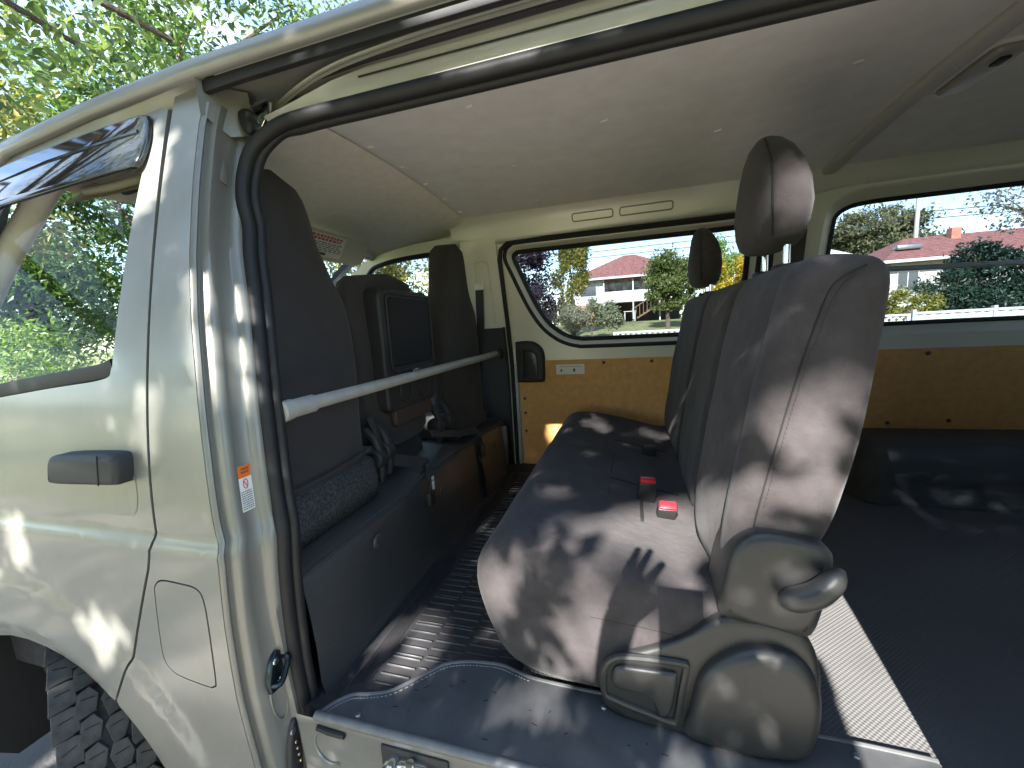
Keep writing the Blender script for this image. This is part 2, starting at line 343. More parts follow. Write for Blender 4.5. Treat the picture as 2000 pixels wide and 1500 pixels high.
# side window: glass, belt moulding, weather shield
gp = [(p.x, p.y) for p in win_hole]
obj('window_glass', panel(inset(gp, -.008), [], lambda x, z: (x, yp(z)+.018, z), rng(-.95, -.22, .08), rng(1.26, 1.8, .06), 0), M['glass'], fd)
obj('window_rubber', tube([(p[0], yp(p[1])+.014, p[1]) for p in inset(gp, .002)], .006, 8, True), M['rubber'], fd)
belt = [(-.95, 1.275), (-.70, 1.290), (-.45, 1.315), (-.30, 1.330), (-.272, 1.340)]
obj('belt_moulding', sweep([(x, yp(z)+.012, z) for x, z in belt], rrect(.030, .018, .004, 2), up=(0, 0, 1)), M['plastic'], fd)
vp = [(p.x, p.y) for p in spline([(-.212, 1.795), (-.209, 1.77), (-.214, 1.735), (-.224, 1.716), (-.245, 1.713), (-.30, 1.712), (-.50, 1.702), (-.68, 1.685), (-.80, 1.62), (-.86, 1.52), (-.885, 1.53), (-.84, 1.66), (-.78, 1.745), (-.70, 1.79), (-.50, 1.812), (-.30, 1.824), (-.232, 1.824), (-.218, 1.815)], 4, True)]
def vis(me):
    for v in me.vertices:
        z = v.co.z; v.co.y += yp(z)-.006-.007*sstep(1.825, 1.73, z)*sstep(-.205, -.24, v.co.x)
    return me
obj('weather_shield', vis(puff(vp, .003, -.006, .005, 'y', 3)), M['gloss'], fd)
obj('shield_rib', tube([(x, yp(z)-.013, z) for x, z in ((-.80, 1.70), (-.68, 1.752), (-.5, 1.774), (-.3, 1.785), (-.232, 1.787))], .004, 6), M['gloss'], fd)

# front end forward of the door (seen only past the window)
obj('front_panel', panel([(-1.105, .62), (-1.105, 1.20), (-1.06, 1.30), (-1.55, 1.05), (-1.60, .9), (-1.58, .45), (-1.14, .45)], [], lambda x, z: (x, yp(z)+.25*sstep(-1.15, -1.7, x), z), rng(-1.6, -1.1, .06), rng(.45, 1.3, .08), .02), M['paint'], van)
obj('front_panel', panel([(-1.105, .45), (-1.105, 1.20), (-1.06, 1.30), (-1.55, 1.05), (-1.60, .9), (-1.58, .45)], [], lambda x, z: (x, 1.68-yp(z)-.25*sstep(-1.15, -1.7, x), z), rng(-1.6, -1.1, .06), rng(.45, 1.3, .08), -.02), M['paint'], van)
obj('front_face', loft([[(-1.60-.06*math.sin(math.pi*k/10), .16+1.36*k/10, z) for k in range(11)] for z in (.45, .7, .95, 1.08)], False, False), M['paint'], van)

# door jamb: swept along the pillar edge
JZ = rng(.30, 1.825, .02)
def jamb_sec(z):
    x0 = pedge(z); y0 = yp(z); k = sstep(.93, .70, z)     # the jamb opens out low down
    pts = [(x0-.002, 0.001), (x0+.004, .003), (x0+.006, .008), (x0-.001, .016), (x0+.004, .020), (x0+.016, .022), (x0+.021, .027), (x0+.021+.004*k, .040), (x0+.022+.006*k, .066), (x0+.027+.006*k, .070), (x0+.036+.004*k, .072), (x0+.040, .082), (x0+.042, .100), (x0+.036, .112)]
    hi = .021*sstep(1.40, 1.62, z)                        # and closes in towards the roof
    return [(x-(hi*min(1, (i-5)/4) if i > 5 else 0), y0+y+(0.006*k if i > 6 else 0), z) for i, (x, y) in enumerate(pts)]
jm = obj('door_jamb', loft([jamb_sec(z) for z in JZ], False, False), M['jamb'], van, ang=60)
# pressed details on the jamb
def jpt(z, t, off=.002):
    s = jamb_sec(z); p = Vector(s[7]).lerp(Vector(s[8]), t); return p+Vector((off, -off*.4, 0))
jh = obj('jamb_cover', rbox(0, .003, -.009, .009, -.022, .022, .002), M['jamb'], van); jh.location = Vector(jpt(1.70, .45, .0))-van.location; jh.rotation_euler = (R_(-18), 0, R_(8))
obj('jamb_pressing', tube([jpt(.66+.05*math.sin(a), .5+.6*math.cos(a), .001) for a in [k*2*math.pi/20 for k in range(20)]], .0022, 6, True), M['jamb'], van)
# label on the jamb
def jquad(z0, z1, t0, t1, off):
    ps = [jpt(z0, t0, off), jpt(z0, t1, off), jpt(z1, t1, off), jpt(z1, t0, off)]
    return pydata(ps, [(0, 1, 2, 3)])
lb = obj('warning_label', jquad(1.062, 1.146, .02, .98, .0012), M['white'], van, False)
obj('label_header', jquad(1.124, 1.146, .02, .98, .0018), M['orange'], lb, False)
random.seed(3)
ink = []
for r_ in range(9):
    z = 1.099-r_*.0040; t = .10
    while t < .90:
        ln = random.uniform(.04, .16); ink.append(jquad(z-.0017, z, t, min(.92, t+ln), .0019)); t += ln+.035
for r_ in range(2):
    z = 1.141-r_*.006; t = .25
    while t < .80:
        ln = random.uniform(.05, .12); ink.append(jquad(z-.003, z, t, min(.85, t+ln), .0024)); t += ln+.03
obj('label_print', join(*ink), M['ink'], lb, False)['kind'] = 'stuff'
obj('label_symbol', join(tube([jpt(1.112+.0085*math.sin(a), .5+.17*math.cos(a), .002) for a in [k*2*math.pi/18 for k in range(18)]], .0008, 5, True), tube([jpt(1.118, .38, .002), jpt(1.106, .62, .002)], .0008, 5)), M['redink'], lb)
# striker and contact plate
def place_on_jamb(me, z, t, off, rz=0.0):
    for v in me.vertices: v.co = jpt(z, t, off)+Matrix.Rotation(R_(-6), 3, 'X') @ (Matrix.Rotation(rz, 3, 'Z') @ v.co)
    return me
sp_ = [(-.026, -.012), (-.020, -.036), (.004, -.040), (.026, -.020), (.028, .010), (.020, .034), (-.002, .040), (-.016, .026)]
def yz_puff(poly, h, r, z, t, off=0.0):
    return place_on_jamb(puff(poly, 0, h, r, 'x', 3), z, t, off, R_(10))
stk = obj('striker', yz_puff([(a*.9, b) for a, b in sp_], .010, .004, .725, .55), mat('striker_dark', (.02, .03, .035), .25, .6), van)
obj('striker_loop', place_on_jamb(tube(spline([(.008, -.015, -.020), (.022, -.010, -.018), (.024, .004, .002), (.022, .012, .018), (.008, .015, .022)], 4), .006, 8), .725, .55, 0, R_(10)), stk.data.materials[0], stk)
for a, b in ((-.006, .022), (.006, -.022)): obj('bolt', place_on_jamb(puff([(a+q[0], b+q[1]) for q in circ(.007, 12)], .009, .012, .001, 'x', 2), .725, .55, 0, R_(10)), M['chrome'], stk)
cpl = obj('contact_plate', yz_puff([(p.x, p.y) for p in spline([(-.016, -.07), (-.019, 0), (-.014, .04), (-.004, .066), (.006, .066), (.014, .045), (.017, 0), (.016, -.07)], 4, True)], .010, .005, .525, .60), M['plastic'], van)
obj('bolt', place_on_jamb(puff(circ(.007, 12), .009, .012, .001, 'x', 2), .572, .60, .0, R_(10)), M['steel'], cpl)
for k in range(4): obj('contact', place_on_jamb(puff(circ(.0035, 10), .009, .013, .001, 'x', 2), .545-.0165*k, .60, 0, R_(10)), M['brass'], cpl)

# door seal round the opening
def seal_x(z): return pedge(z)+.046-.017*sstep(1.40, 1.62, z)
spath = [(seal_x(z)-.004, yp(z)+.098, z) for z in rng(.36, 1.60, .06)]
spath += [(-.061, .150, 1.655), (-.060, .160, 1.705), (-.043, .166, 1.745), (-.010, .170, 1.770), (.035, .172, 1.786), (.10, .172, 1.790)] + [(x, .172, 1.790) for x in rng(.2, 2.0, .2)]
spath = spline(spath, 4)
# two lobes, one behind the other
prof_seal = [(p[0]*1.0, p[1]) for p in circ(.017, 14, .014)]
sl1 = obj('door_seal', sweep(spath, circ(.0140, 14, .0135), up=(0, 1, 0)), M['rubber'], van)
obj('seal_lip', tube([p+Vector((.012, .016, -.010*sstep(.0, .06, p.x)*(1 if p.z > 1.7 else 0))) for p in spath], .0100, 10, up=(0, 1, 0)), M['rubber'], sl1)

obj('inner_pillar_trim', loft([[(seal_x(z)+.004, yp(z)+.108, z), (seal_x(z)+.002, yp(z)+.130, z), (seal_x(z)-.03, yp(z)+.150, z), (seal_x(z)-.12, yp(z)+.150, z)] for z in rng(.60, 1.62, .06)], False, False), M['plastic'], van)
# ---- roof, drip rail and the recess above the opening
def rail_z(x): return lerp(x, [-1.05, -.95, -.82, -.70, -.40, -.10, .30, 3.0], [1.56, 1.70, 1.80, 1.840, 1.862, 1.872, 1.876, 1.876])
def rail_y(x): return lerp(x, [-1.05, -.70, -.1, 3.0], [.16, .112, .10, .10])
XR = rng(-1.05, 2.95, .05)
def railsweep(sec): return loft([[(x, rail_y(x)+a, rail_z(x)+b) for a, b in sec] for x in XR], False, False)
obj('drip_rail', railsweep([(.040, .030), (.012, .026), (.002, .018), (-.002, .010), (-.002, -.004), (.002, -.010), (.012, -.012), (.016, -.006), (.050, -.004)]), M['paint'], van, ang=50)
obj('roof_skin', loft([[(x, 0.84+(k/16-.5)*1.42, rail_z(x)+.028+(.085*(1-(2*k/16-1)**4))*sstep(-1.05, -.4, x)) for k in range(17)] for x in XR if x > -.71], False, False), M['paint'], van)
obj('drip_rail', loft([[(x, 1.68-rail_y(x)-a, rail_z(x)+b) for a, b in [(.040, .030), (.012, .026), (.002, .018), (-.002, .010), (-.002, -.004), (.002, -.010), (.050, -.012)]] for x in XR], False, False), M['paint'], van, ang=50)
def door_top(x): return lerp(x, [-1.02, -.90, -.82, -.74, -.60, -.42, -.195, -.08], [1.36, 1.62, 1.745, 1.79, 1.812, 1.826, 1.836, 1.853])
obj('door_header', loft([[(x, rail_y(x)+.014, rail_z(x)-.009), (x, yp(door_top(x))+.006, min(rail_z(x)-.012, door_top(x)+.010)), (x, yp(door_top(x))+.012, door_top(x)-.012)] for x in rng(-.95, -.075, .03)], False, False), M['paint'], van)
obj('rail_weatherstrip', sweep([(-.082, .122, 1.850), (.0, .122, 1.853), (.3, .122, 1.856), (2.9, .122, 1.856)], rrect(.022, .014, .004, 2), up=(0, 0, 1)), M['rubber'], van)
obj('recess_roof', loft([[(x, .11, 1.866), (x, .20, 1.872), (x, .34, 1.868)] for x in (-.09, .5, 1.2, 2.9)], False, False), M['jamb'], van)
obj('header_panel', loft([[(x, .182, 1.786), (x, .174, 1.800), (x, .170, 1.800+.6*h), (x, .166, 1.800+h), (x, .174, 1.803+h), (x, .188, 1.805+h)] for x, h in ((.0, .004), (.05, .012), (.10, .022), (.16, .034), (.24, .042), (.6, .042), (1.2, .042), (2.9, .042))], False, False), M['header'], van)
obj('header_seam', tube([(x, .1665, 1.829) for x in (.22, .6, 1.2, 2.9)], .0016, 6), M['seamdark'], van)
obj('channel_shade_strip', sweep([(.14, .166, 1.848), (.24, .160, 1.8495), (.6, .158, 1.8505), (2.9, .158, 1.8505)], rrect(.008, .012, .002, 2), up=(0, 0, 1)), M['plastic'], van)  # dark strip standing in for the shade inside the track channel
obj('roof_rail_lip', tube([(-.05, .118, 1.864), (.3, .116, 1.8665), (1.2, .116, 1.8665), (2.9, .116, 1.8665)], .0035, 8), M['header'], van)
trk = spline([(-.05, .245, 1.846), (.0, .226, 1.846), (.045, .206, 1.846), (.10, .186, 1.846), (.16, .170, 1.847), (.24, .160, 1.849), (.40, .154, 1.852), (.60, .152, 1.852), (1.2, .152, 1.852), (2.9, .152, 1.852)], 5)
obj('door_track', sweep(trk, [(-.004, -.016), (-.004, .014), (.000, .018), (.010, .018), (.010, .014), (.001, .012), (.001, -.014), (.010, -.014), (.010, -.016)], up=(0, 0, -1)), M['header'], van)
obj('track_lip', tube([p+Vector((0, -.020, -.003)) for p in trk], .0035, 8), M['header'], van)
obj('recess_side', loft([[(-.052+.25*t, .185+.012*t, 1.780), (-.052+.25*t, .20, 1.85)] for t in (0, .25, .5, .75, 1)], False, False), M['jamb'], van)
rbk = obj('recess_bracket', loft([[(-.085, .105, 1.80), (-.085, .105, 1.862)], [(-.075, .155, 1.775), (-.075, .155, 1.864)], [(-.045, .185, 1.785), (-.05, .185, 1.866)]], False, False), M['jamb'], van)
obj('stop_bracket', puff([(-.062, 1.825), (-.064, 1.795), (-.045, 1.782), (-.020, 1.788), (-.004, 1.808), (.006, 1.836), (-.012, 1.842), (-.035, 1.838)], .186, .176, .003, 'y', 2), M['chrome'], van)
bs = obj('stop_rubber', puff([(p.x, p.y) for p in spline([(-.058, 1.822), (-.058, 1.800), (-.048, 1.782), (-.034, 1.780), (-.030, 1.796), (-.034, 1.808), (-.030, 1.818), (-.040, 1.826)], 4, True)], .178, .160, .006, 'y', 3), M['rubber'], van)

# ---- ceiling
def ceil_z(y): return 1.885+.050*(1-((y-.80)/.72)**2)
ys = rng(.14, 1.47, .07)
def ceil_sheet(x0, x1, th=.0): return loft([[(x, y, ceil_z(y)) for y in ys] for x in rng(x0, x1, .12)], False, False)
cl = obj('ceiling_liner', ceil_sheet(-.09, 1.40), M['ceil'], van)
cl2 = obj('ceiling_liner', ceil_sheet(1.40, 2.95), M['ceil'], van)
obj('roof_bow', sweep([(1.425, y, ceil_z(y)-.006) for y in ys], [(p[0]*.6, p[1]) for p in rrect(.05, .055, .02, 4)], up=(0, 0, 1)), mat('bow_cover', (.50, .48, .45), .55), van)
clipm = rbox(-.010, .010, -.004, .004, -.003, .003, .002)
c0 = obj('clip', clipm, M['ceil'], cl)
c0.location = Vector((-.062, .30, ceil_z(.30)-.002))-van.location
for y in (.45, .62, .80, .97, 1.14, 1.3): dup(c0, cl, (-.062, y, ceil_z(y)-.002))
for x, y in ((.30, .52), (.30, .95), (.62, .30), (.62, .75), (.62, 1.2), (.95, .45), (.95, .95), (1.2, .7), (1.2, 1.2), (.30, 1.3)): dup(c0, cl, (x, y, ceil_z(y)-.0005), (0, 0, random.uniform(-.5, .5)))
dz0 = ceil_z(.84)
dm = obj('dome_lamp', puff(rrect(.070, .205, .018, 5, 1.512, .842), dz0+.004, dz0-.020, .011, 'z', 4), M['lens'], van)
obj('lamp_frame', tube([(q[0], q[1], ceil_z(q[1])-.004) for q in rrect(.088, .225, .022, 5, 1.512, .842)], .006, 8, True), M['ceil'], dm)
obj('lamp_switch', rbox(1.50, 1.522, .765, .800, dz0-.026, dz0-.018, .003), M['plastic'], dm)
# ---- cab headliner
def cab_z(x, y): return ceil_z(y)-.004-lerp(-x, [.085, .10, .14, .20, .35, .50, .62, .70], [0, .012, .024, .034, .055, .075, .092, .12])
obj('cab_headliner', loft([[(x, y, cab_z(x, y)) for y in rng(.13, 1.50, .06)] for x in (-.085, -.095, -.11, -.14, -.20, -.30, -.40, -.50, -.60, -.66)], False, False), M['headliner'], van)
obj('near_cab_rail', loft([[(x, .150, 1.715), (x, .185, 1.735), (x, .225, 1.775), (x, .270, cab_z(x, .27)-.004)] for x in (-.10, -.3, -.5, -.66)], False, False), M['headliner'], van)
gh = obj('grab_handle', tube(spline([(-.36, .205, 1.765), (-.38, .180, 1.750), (-.46, .172, 1.742), (-.56, .178, 1.748), (-.58, .205, 1.765)], 5), .010, 10), M['visorcloth'], van)
spm = puff(circ(.034, 20, .022), 0, -.010, .005, 'z', 3)
spk = obj('roof_speaker', spm, M['plastic'], van); spk.location = Vector((-.47, .215, 1.757))-van.location; spk.rotation_euler = (R_(48), 0, 0)
# sun visor with its label
def quadm(a, b, c, d): return pydata([a, b, c, d], [(0, 1, 2, 3)])
vz = obj('sun_visor', loft([[(-.57-.006*sg-.07*t, y, 1.822-.105*t) for (y, t) in ((.86, .06), (.89, 0), (1.27, 0), (1.310, .06), (1.318, .5), (1.305, .92), (1.265, 1), (.89, 1), (.86, .94), (.85, .5))] for sg in (-1, 0, 1)]), M['visorcloth'], van)
def vpt(y, t, o=.009): return (-.57-.07*t+o, y-.06, 1.822-.105*t)
def vq(y0, y1, t0, t1, o=.009): return quadm(vpt(y0, t0, o), vpt(y1, t0, o), vpt(y1, t1, o), vpt(y0, t1, o))
vl = obj('visor_label', vq(.97, 1.20, .10, .90), M['white'], vz, False)
vk = []
for r_ in range(5):
    y = .985
    while y < 1.17:
        l_ = random.uniform(.012, .03); vk.append(vq(y, min(1.19, y+l_), .40+.07*r_, .43+.07*r_, .0105)); y += l_+.008
vk.append(vq(.975, 1.10, .76, .86, .0105))
obj('visor_print', join(*vk), M['ink'], vl, False)['kind'] = 'stuff'
vk = []
for r_ in range(2):
    y = .985
    while y < 1.17:
        l_ = random.uniform(.010, .022); vk.append(vq(y, y+l_, .16+.1*r_, .235+.1*r_, .0105)); y += l_+.006
obj('visor_heading', join(*vk), M['redink'], vl, False)['kind'] = 'stuff'
# windscreen surround, glass, dashboard
for yy, sg in ((.15, 1), (1.53, -1)):
    obj('windscreen_pillar', tube([(-.64, yy+.02*sg, 1.80), (-.85, yy, 1.625), (-1.15, yy-.01*sg, 1.36), (-1.42, yy-.02*sg, 1.10)], .026, 12), M['headliner'], van)
obj('windscreen_header', tube([(-.665, .14, 1.790), (-.675, .84, 1.825), (-.665, 1.54, 1.790)], .024, 10), M['headliner'], van)
obj('windscreen', loft([[(-.67-.79*t-.05*math.sin(math.pi*k/8), .15+1.38*k/8, 1.815-.73*t) for k in range(9)] for t in (0, .5, 1)], False, False), M['glass'], van)
ds = obj('dashboard', loft([[(x, y, z) for y in rng(.12, 1.56, .12)] for x, z in ((-1.5, 1.08), (-1.25, 1.155), (-1.05, 1.165), (-.99, 1.14), (-1.0, 1.0), (-1.05, .75), (-1.05, .55))], False, False), M['plastic'], van)
obj('instrument_hood', puff([(p.x, p.y) for p in spline([(1.02, 1.14), (1.05, 1.20), (1.22, 1.225), (1.40, 1.20), (1.43, 1.14)], 5)], -1.2, -.97, .02, 'x', 3), M['plastic'], ds)
obj('steering_wheel', tube([(-.86-.10*math.sin(a), 1.22+.18*math.cos(a), 1.14+.13*math.sin(a)) for a in [k*2*math.pi/28 for k in range(28)]], .014, 10, True), M['plastic'], van)

# ---- far side of the van, seen from inside
def yf(z): return 1.585-.130*sstep(1.05, 2.05, z)*1.25
mapf = lambda x, z: (x, yf(z), z)
win1 = [(p.x, p.y) for p in spline([(.103, 1.70), (.108, 1.735), (.130, 1.755), (.17, 1.762), (.40, 1.762), (1.0, 1.762), (1.16, 1.760), (1.20, 1.72), (1.20, 1.5), (1.19, 1.32), (1.15, 1.270), (1.0, 1.262), (.50, 1.262), (.43, 1.265), (.37, 1.280), (.315, 1.310), (.255, 1.365), (.205, 1.445), (.165, 1.535), (.125, 1.64)], 5, True)]
win2 = [(p.x, p.y) for p in spline([(1.435, 1.70), (1.45, 1.765), (1.50, 1.805), (1.58, 1.822), (1.8, 1.825), (2.5, 1.825), (2.56, 1.80), (2.57, 1.5), (2.56, 1.27), (2.50, 1.245), (1.9, 1.245), (1.5, 1.245), (1.445, 1.26), (1.43, 1.30), (1.432, 1.5)], 5, True)]
fw = obj('far_side_wall', panel([(-.03, .60), (2.95, .60), (2.95, 1.86), (-.03, 1.86)], [win1, win2], mapf, rng(0, 2.9, .15), rng(.65, 1.85, .06), .03), M['paint_in'], van)
def window(poly, nm, recess, tint, seal_r, parts=True):
    fr = obj(nm, loft([[(q[0], yf(q[1])+dy, q[1]) for q in inset(poly, ins)] for ins, dy in ((-.004, -.003), (.000, -.003), (.010, .006), (recess, .030), (recess+.004, .034))], True, False), M['paint_in'], van)
    inn = inset(poly, recess+.006)
    obj('window_rubber', tube([(q[0], yf(q[1])+.034, q[1]) for q in inn], seal_r, 8, True), M['rubber'], fr)
    obj('window_glass', panel(inn, [], lambda x, z: (x, yf(z)+.036, z), [], rng(1.2, 1.85, .08), 0), tint, fr)
    return fr
w1 = window(win1, 'far_window', .018, M['tint'], .013)
obj('window_seal', tube([(q[0], yf(q[1])-.004, q[1]) for q in inset(win1, -.012)], .010, 8, True), M['rubber'], w1)
w2 = window(win2, 'far_window', .040, M['tint'], .010)
obj('slide_bar', sweep([(x, yf(1.515)+.028, 1.515-.012*(x-1.72)/.35) for x in (1.46, 1.8, 2.2, 2.54)], rrect(.020, .012, .003, 2), up=(0, 0, 1)), M['steel'], w2)
# cant rail along the ceiling
obj('cant_rail', loft([[(x, 1.385, 1.905), (x, 1.404, 1.882), (x, 1.418, 1.850), (x, 1.426, 1.820+d), (x, 1.431, 1.800+d), (x, 1.444, 1.788+d), (x, 1.490, 1.784+d)] for x, d in ((-.17, .0), (-.10, -.008), (.0, -.012), (.2, -.010), (.6, -.002), (1.1, .0), (1.2, .006), (1.3, .018), (1.4, .034), (1.5, .045), (2.95, .05))], False, False), M['paint_in'], van, ang=50)
for (x0, x1) in ((.435, .615), (.645, .865)):
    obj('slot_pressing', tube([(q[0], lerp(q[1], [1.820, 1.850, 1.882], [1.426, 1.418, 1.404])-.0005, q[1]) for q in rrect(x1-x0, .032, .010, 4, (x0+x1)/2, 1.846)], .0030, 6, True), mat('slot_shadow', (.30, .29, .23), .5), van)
# far doorway pillar and front door
obj('far_pillar', panel([(-.14, .60), (.055, .60), (.055, 1.80), (-.13, 1.80), (-.14, 1.4)], [], lambda x, z: (x, yf(z)-.022, z), rng(-.14, .05, .05), rng(.6, 1.8, .08), .03), M['paint_in'], van)
obj('pillar_trim', panel([(-.12, .60), (.050, .60), (.050, 1.368), (-.115, 1.368)], [], lambda x, z: (x, yf(z)-.030, z), rng(-.12, .05, .05), rng(.6, 1.37, .08), .02), M['plastic'], van)
obj('pillar_pressing', tube([(q[0], yf(q[1])-.024, q[1]) for q in rrect(.075, .40, .022, 5, -.035, 1.50)], .003, 6, True), M['paint_in'], van)
sbm = obj('belt_anchor', join(puff([(p[0], p[1]) for p in rrect(.05, .055, .018, 4, -.055, 1.62)], 1.50, 1.468, .01, 'y', 3), rbox(-.08, -.03, 1.463, 1.475, 1.565, 1.60, .004)), M['paint_in'], van)
obj('belt_webbing', loft([[(-.078, 1.466, 1.59), (-.034, 1.466, 1.59)], [(-.085, 1.47, 1.40), (-.042, 1.47, 1.40)], [(-.11, 1.45, 1.1), (-.07, 1.45, 1.1)]], False, False), M['plastic'], van)
obj('pillar_seal', tube([(.066, yf(z)-.016, z) for z in rng(.62, 1.70, .06)]+[(.075, yf(1.74)-.014, 1.745), (.11, yf(1.77)-.014, 1.772), (.3, yf(1.777)-.014, 1.777), (1.2, yf(1.777)-.014, 1.777)], .011, 8), M['rubber'], van)
obj('pillar_seal', tube([(.045, yf(z)-.030, z) for z in rng(.62, 1.37, .06)], .008, 8), M['rubber'], van)
obj('door_edge_strip', rbox(.085, .100, 1.540, 1.552, .62, 1.17, .003), M['bar'], van)
fwin = [(p.x, p.y) for p in spline([(-.16, 1.40), (-.155, 1.70), (-.165, 1.755), (-.20, 1.768), (-.45, 1.762), (-.62, 1.742), (-.70, 1.705), (-.80, 1.58), (-.98, 1.28), (-.95, 1.245), (-.60, 1.25), (-.22, 1.26), (-.17, 1.29)], 5, True)]
ffd = obj('far_front_door', panel([(-.145, .55), (-.145, 1.84), (-.45, 1.825), (-.66, 1.80), (-.80, 1.72), (-1.10, 1.25), (-1.10, .55)], [fwin], lambda x, z: (x, yf(z)+.012, z), rng(-1.1, -.15, .1), rng(.6, 1.84, .06), .03), M['paint_in'], van)
obj('window_rubber', tube([(q[0], yf(q[1])+.006, q[1]) for q in fwin], .012, 8, True), M['rubber'], ffd)
obj('window_glass', panel(fwin, [], lambda x, z: (x, yf(z)+.03, z), [], rng(1.25, 1.77, .08), 0), M['glass'], ffd)
obj('weather_shield', panel([(p.x, p.y) for p in spline([(-.17, 1.70), (-.17, 1.755), (-.45, 1.758), (-.62, 1.738), (-.70, 1.70), (-.66, 1.672), (-.45, 1.69)], 4, True)], [], lambda x, z: (x, yf(z)+.045, z), [], [1.7, 1.73], 0), glass('smoke_glass', (.35, .36, .36)), ffd)
obj('cab_rail', loft([[(x, 1.47, cab_z(x, 1.47)+.006), (x, 1.485, cab_z(x, 1.47)-.02), (x, 1.52, 1.762-.25*max(0, -.45-x)**1.5)] for x in (-.09, -.2, -.35, -.5, -.64)], False, False), M['paint_in'], van)
obj('rail_plug', tube([(q[0], 1.482, q[1]) for q in rrect(.13, .028, .01, 4, -.36, 1.80)], .003, 6, True), M['paint_in'], van)
obj('door_trim', panel([(-.15, .55), (-.15, 1.235), (-1.0, 1.225), (-1.05, .55)], [], lambda x, z: (x, yf(z)-.01, z), [], rng(.6, 1.2, .2), .02), M['plastic'], ffd)
# near side inside trim and rear body, closing the box behind the opening
obj('near_rear_wall', panel([(1.165, .45), (2.95, .45), (2.95, 1.86), (1.165, 1.86)], [[(p[0], p[1]) for p in rrect(1.0, .46, .06, 4, 2.0, 1.52)]], lambda x, z: (x, yp(z)+.05, z), rng(1.2, 2.9, .25), rng(.5, 1.84, .1), .03), M['paint_in'], van)
obj('near_rear_glass', panel(rrect(1.02, .48, .06, 4, 2.0, 1.52), [], lambda x, z: (x, yp(z)+.07, z), [], rng(1.3, 1.75, .08), 0), M['tint'], van)
obj('rear_pillar', tube([(1.165, yp(z)+.06, z) for z in rng(.45, 1.80, .09)], .028, 10), M['paint_in'], van)
obj('tailgate', panel([(.05, .5), (1.62, .5), (1.62, 1.88), (.05, 1.88)], [rrect(1.2, .5, .08, 4, .83, 1.5)], lambda y, z: (2.95+.12*0, y, z), [], [], .03, (1, 0, 0)), M['paint_in'], van)
obj('tailgate_glass', panel(rrect(1.22, .52, .08, 4, .83, 1.5), [], lambda y, z: (2.965, y, z), [], [], 0), M['tint'], van)
obj('outer_side', panel([(-.15, .30), (2.95, .30), (2.95, 1.86), (-.15, 1.86)], [inset(win1, -.03), inset(win2, .0)], lambda x, z: (x, yf(z)+.085, z), [], rng(.35, 1.85, .1), 0), M['paint'], van)

sdo = rrect(1.12, 1.42, .06, 5, 1.79, 1.10)
sdw = rrect(.92, .44, .08, 5, 1.79, 1.54)
sd = obj('sliding_door', panel(sdo, [sdw], lambda x, z: (x, yp(z)-.065, z), rng(1.25, 2.3, .15), rng(.42, 1.78, .05), .05), M['paint'], van)
tag(sd, 'side door slid back along the van, beyond the right edge of the photo')
obj('window_glass', panel(inset(sdw, -.01), [], lambda x, z: (x, yp(z)-.045, z), [], rng(1.35, 1.75, .08), 0), M['tint'], sd)
obj('door_handle', rbox(1.27, 1.42, -.125, -.085, 1.10, 1.14, .01), M['plastic'], sd)
# hardboard trim with studs
hb = obj('hardboard_panel', panel([(.103, .605), (1.385, .605), (1.385, 1.183), (.103, 1.183)], [], lambda x, z: (x, yf(z)-.012, z), [], rng(.65, 1.15, .1), .010), M['board'], van)
hb2 = obj('hardboard_panel', panel([(1.392, .605), (2.9, .605), (2.9, 1.183), (1.392, 1.183)], [], lambda x, z: (x, yf(z)-.012, z), [], rng(.65, 1.15, .1), .010), M['board'], van)
stm = puff(circ(.0085, 12), 0, -.006, .005, 'y', 3)
for v in stm.vertices: v.co = (v.co.x, v.co.y, v.co.z)
s0 = obj('stud', stm, M['stud'], hb); s0.location = Vector((.345, yf(1.165)-.012, 1.165))-van.location
for x, z in ((.55, 1.165), (.78, 1.165), (1.0, 1.165), (1.22, 1.165), (.125, .80), (.125, .90), (.125, .98)): dup(s0, hb, (x, yf(z)-.012, z))
for x, z in ((1.47, 1.168), (1.87, 1.163), (1.75, .862), (1.96, .875), (2.28, 1.165), (2.7, 1.165)): dup(s0, hb2, (x, yf(z)-.012, z))
nl = obj('notice_label', rbox(.305, .452, yf(1.13)-.0155, yf(1.13)-.0130, 1.108, 1.160, .0005, 1), M['white'], hb, False)
obj('notice_print', join(rbox(.328, .336, yf(1.13)-.0165, yf(1.13)-.0150, 1.122, 1.136, 0), rbox(.394, .404, yf(1.13)-.0165, yf(1.13)-.0150, 1.122, 1.138, 0), rbox(.318, .436, yf(1.13)-.0165, yf(1.13)-.0150, 1.148, 1.1495, 0)), M['ink'], nl, False)
# inside door handle housing
hh = obj('inside_handle', puff([(p.x, p.y) for p in spline([(.095, 1.29), (.15, 1.292), (.195, 1.285), (.228, 1.262), (.245, 1.225), (.247, 1.13), (.243, 1.085), (.225, 1.073), (.095, 1.073)], 4)], yf(1.15), yf(1.15)-.045, .014, 'y', 4), M['plastic'], van)
obj('handle_pull', puff([(p.x, p.y) for p in spline([(.15, 1.245), (.185, 1.240), (.212, 1.215), (.216, 1.12), (.205, 1.105), (.15, 1.105)], 4)], yf(1.15)-.044, yf(1.15)-.055, .008, 'y', 3), mat('handle_grey', (.035, .036, .037), .3), hh)
obj('handle_pin', tube([(.135, yf(1.2)-.05, 1.10), (.135, yf(1.2)-.05, 1.25)], .010, 10), M['plastic'], hh)

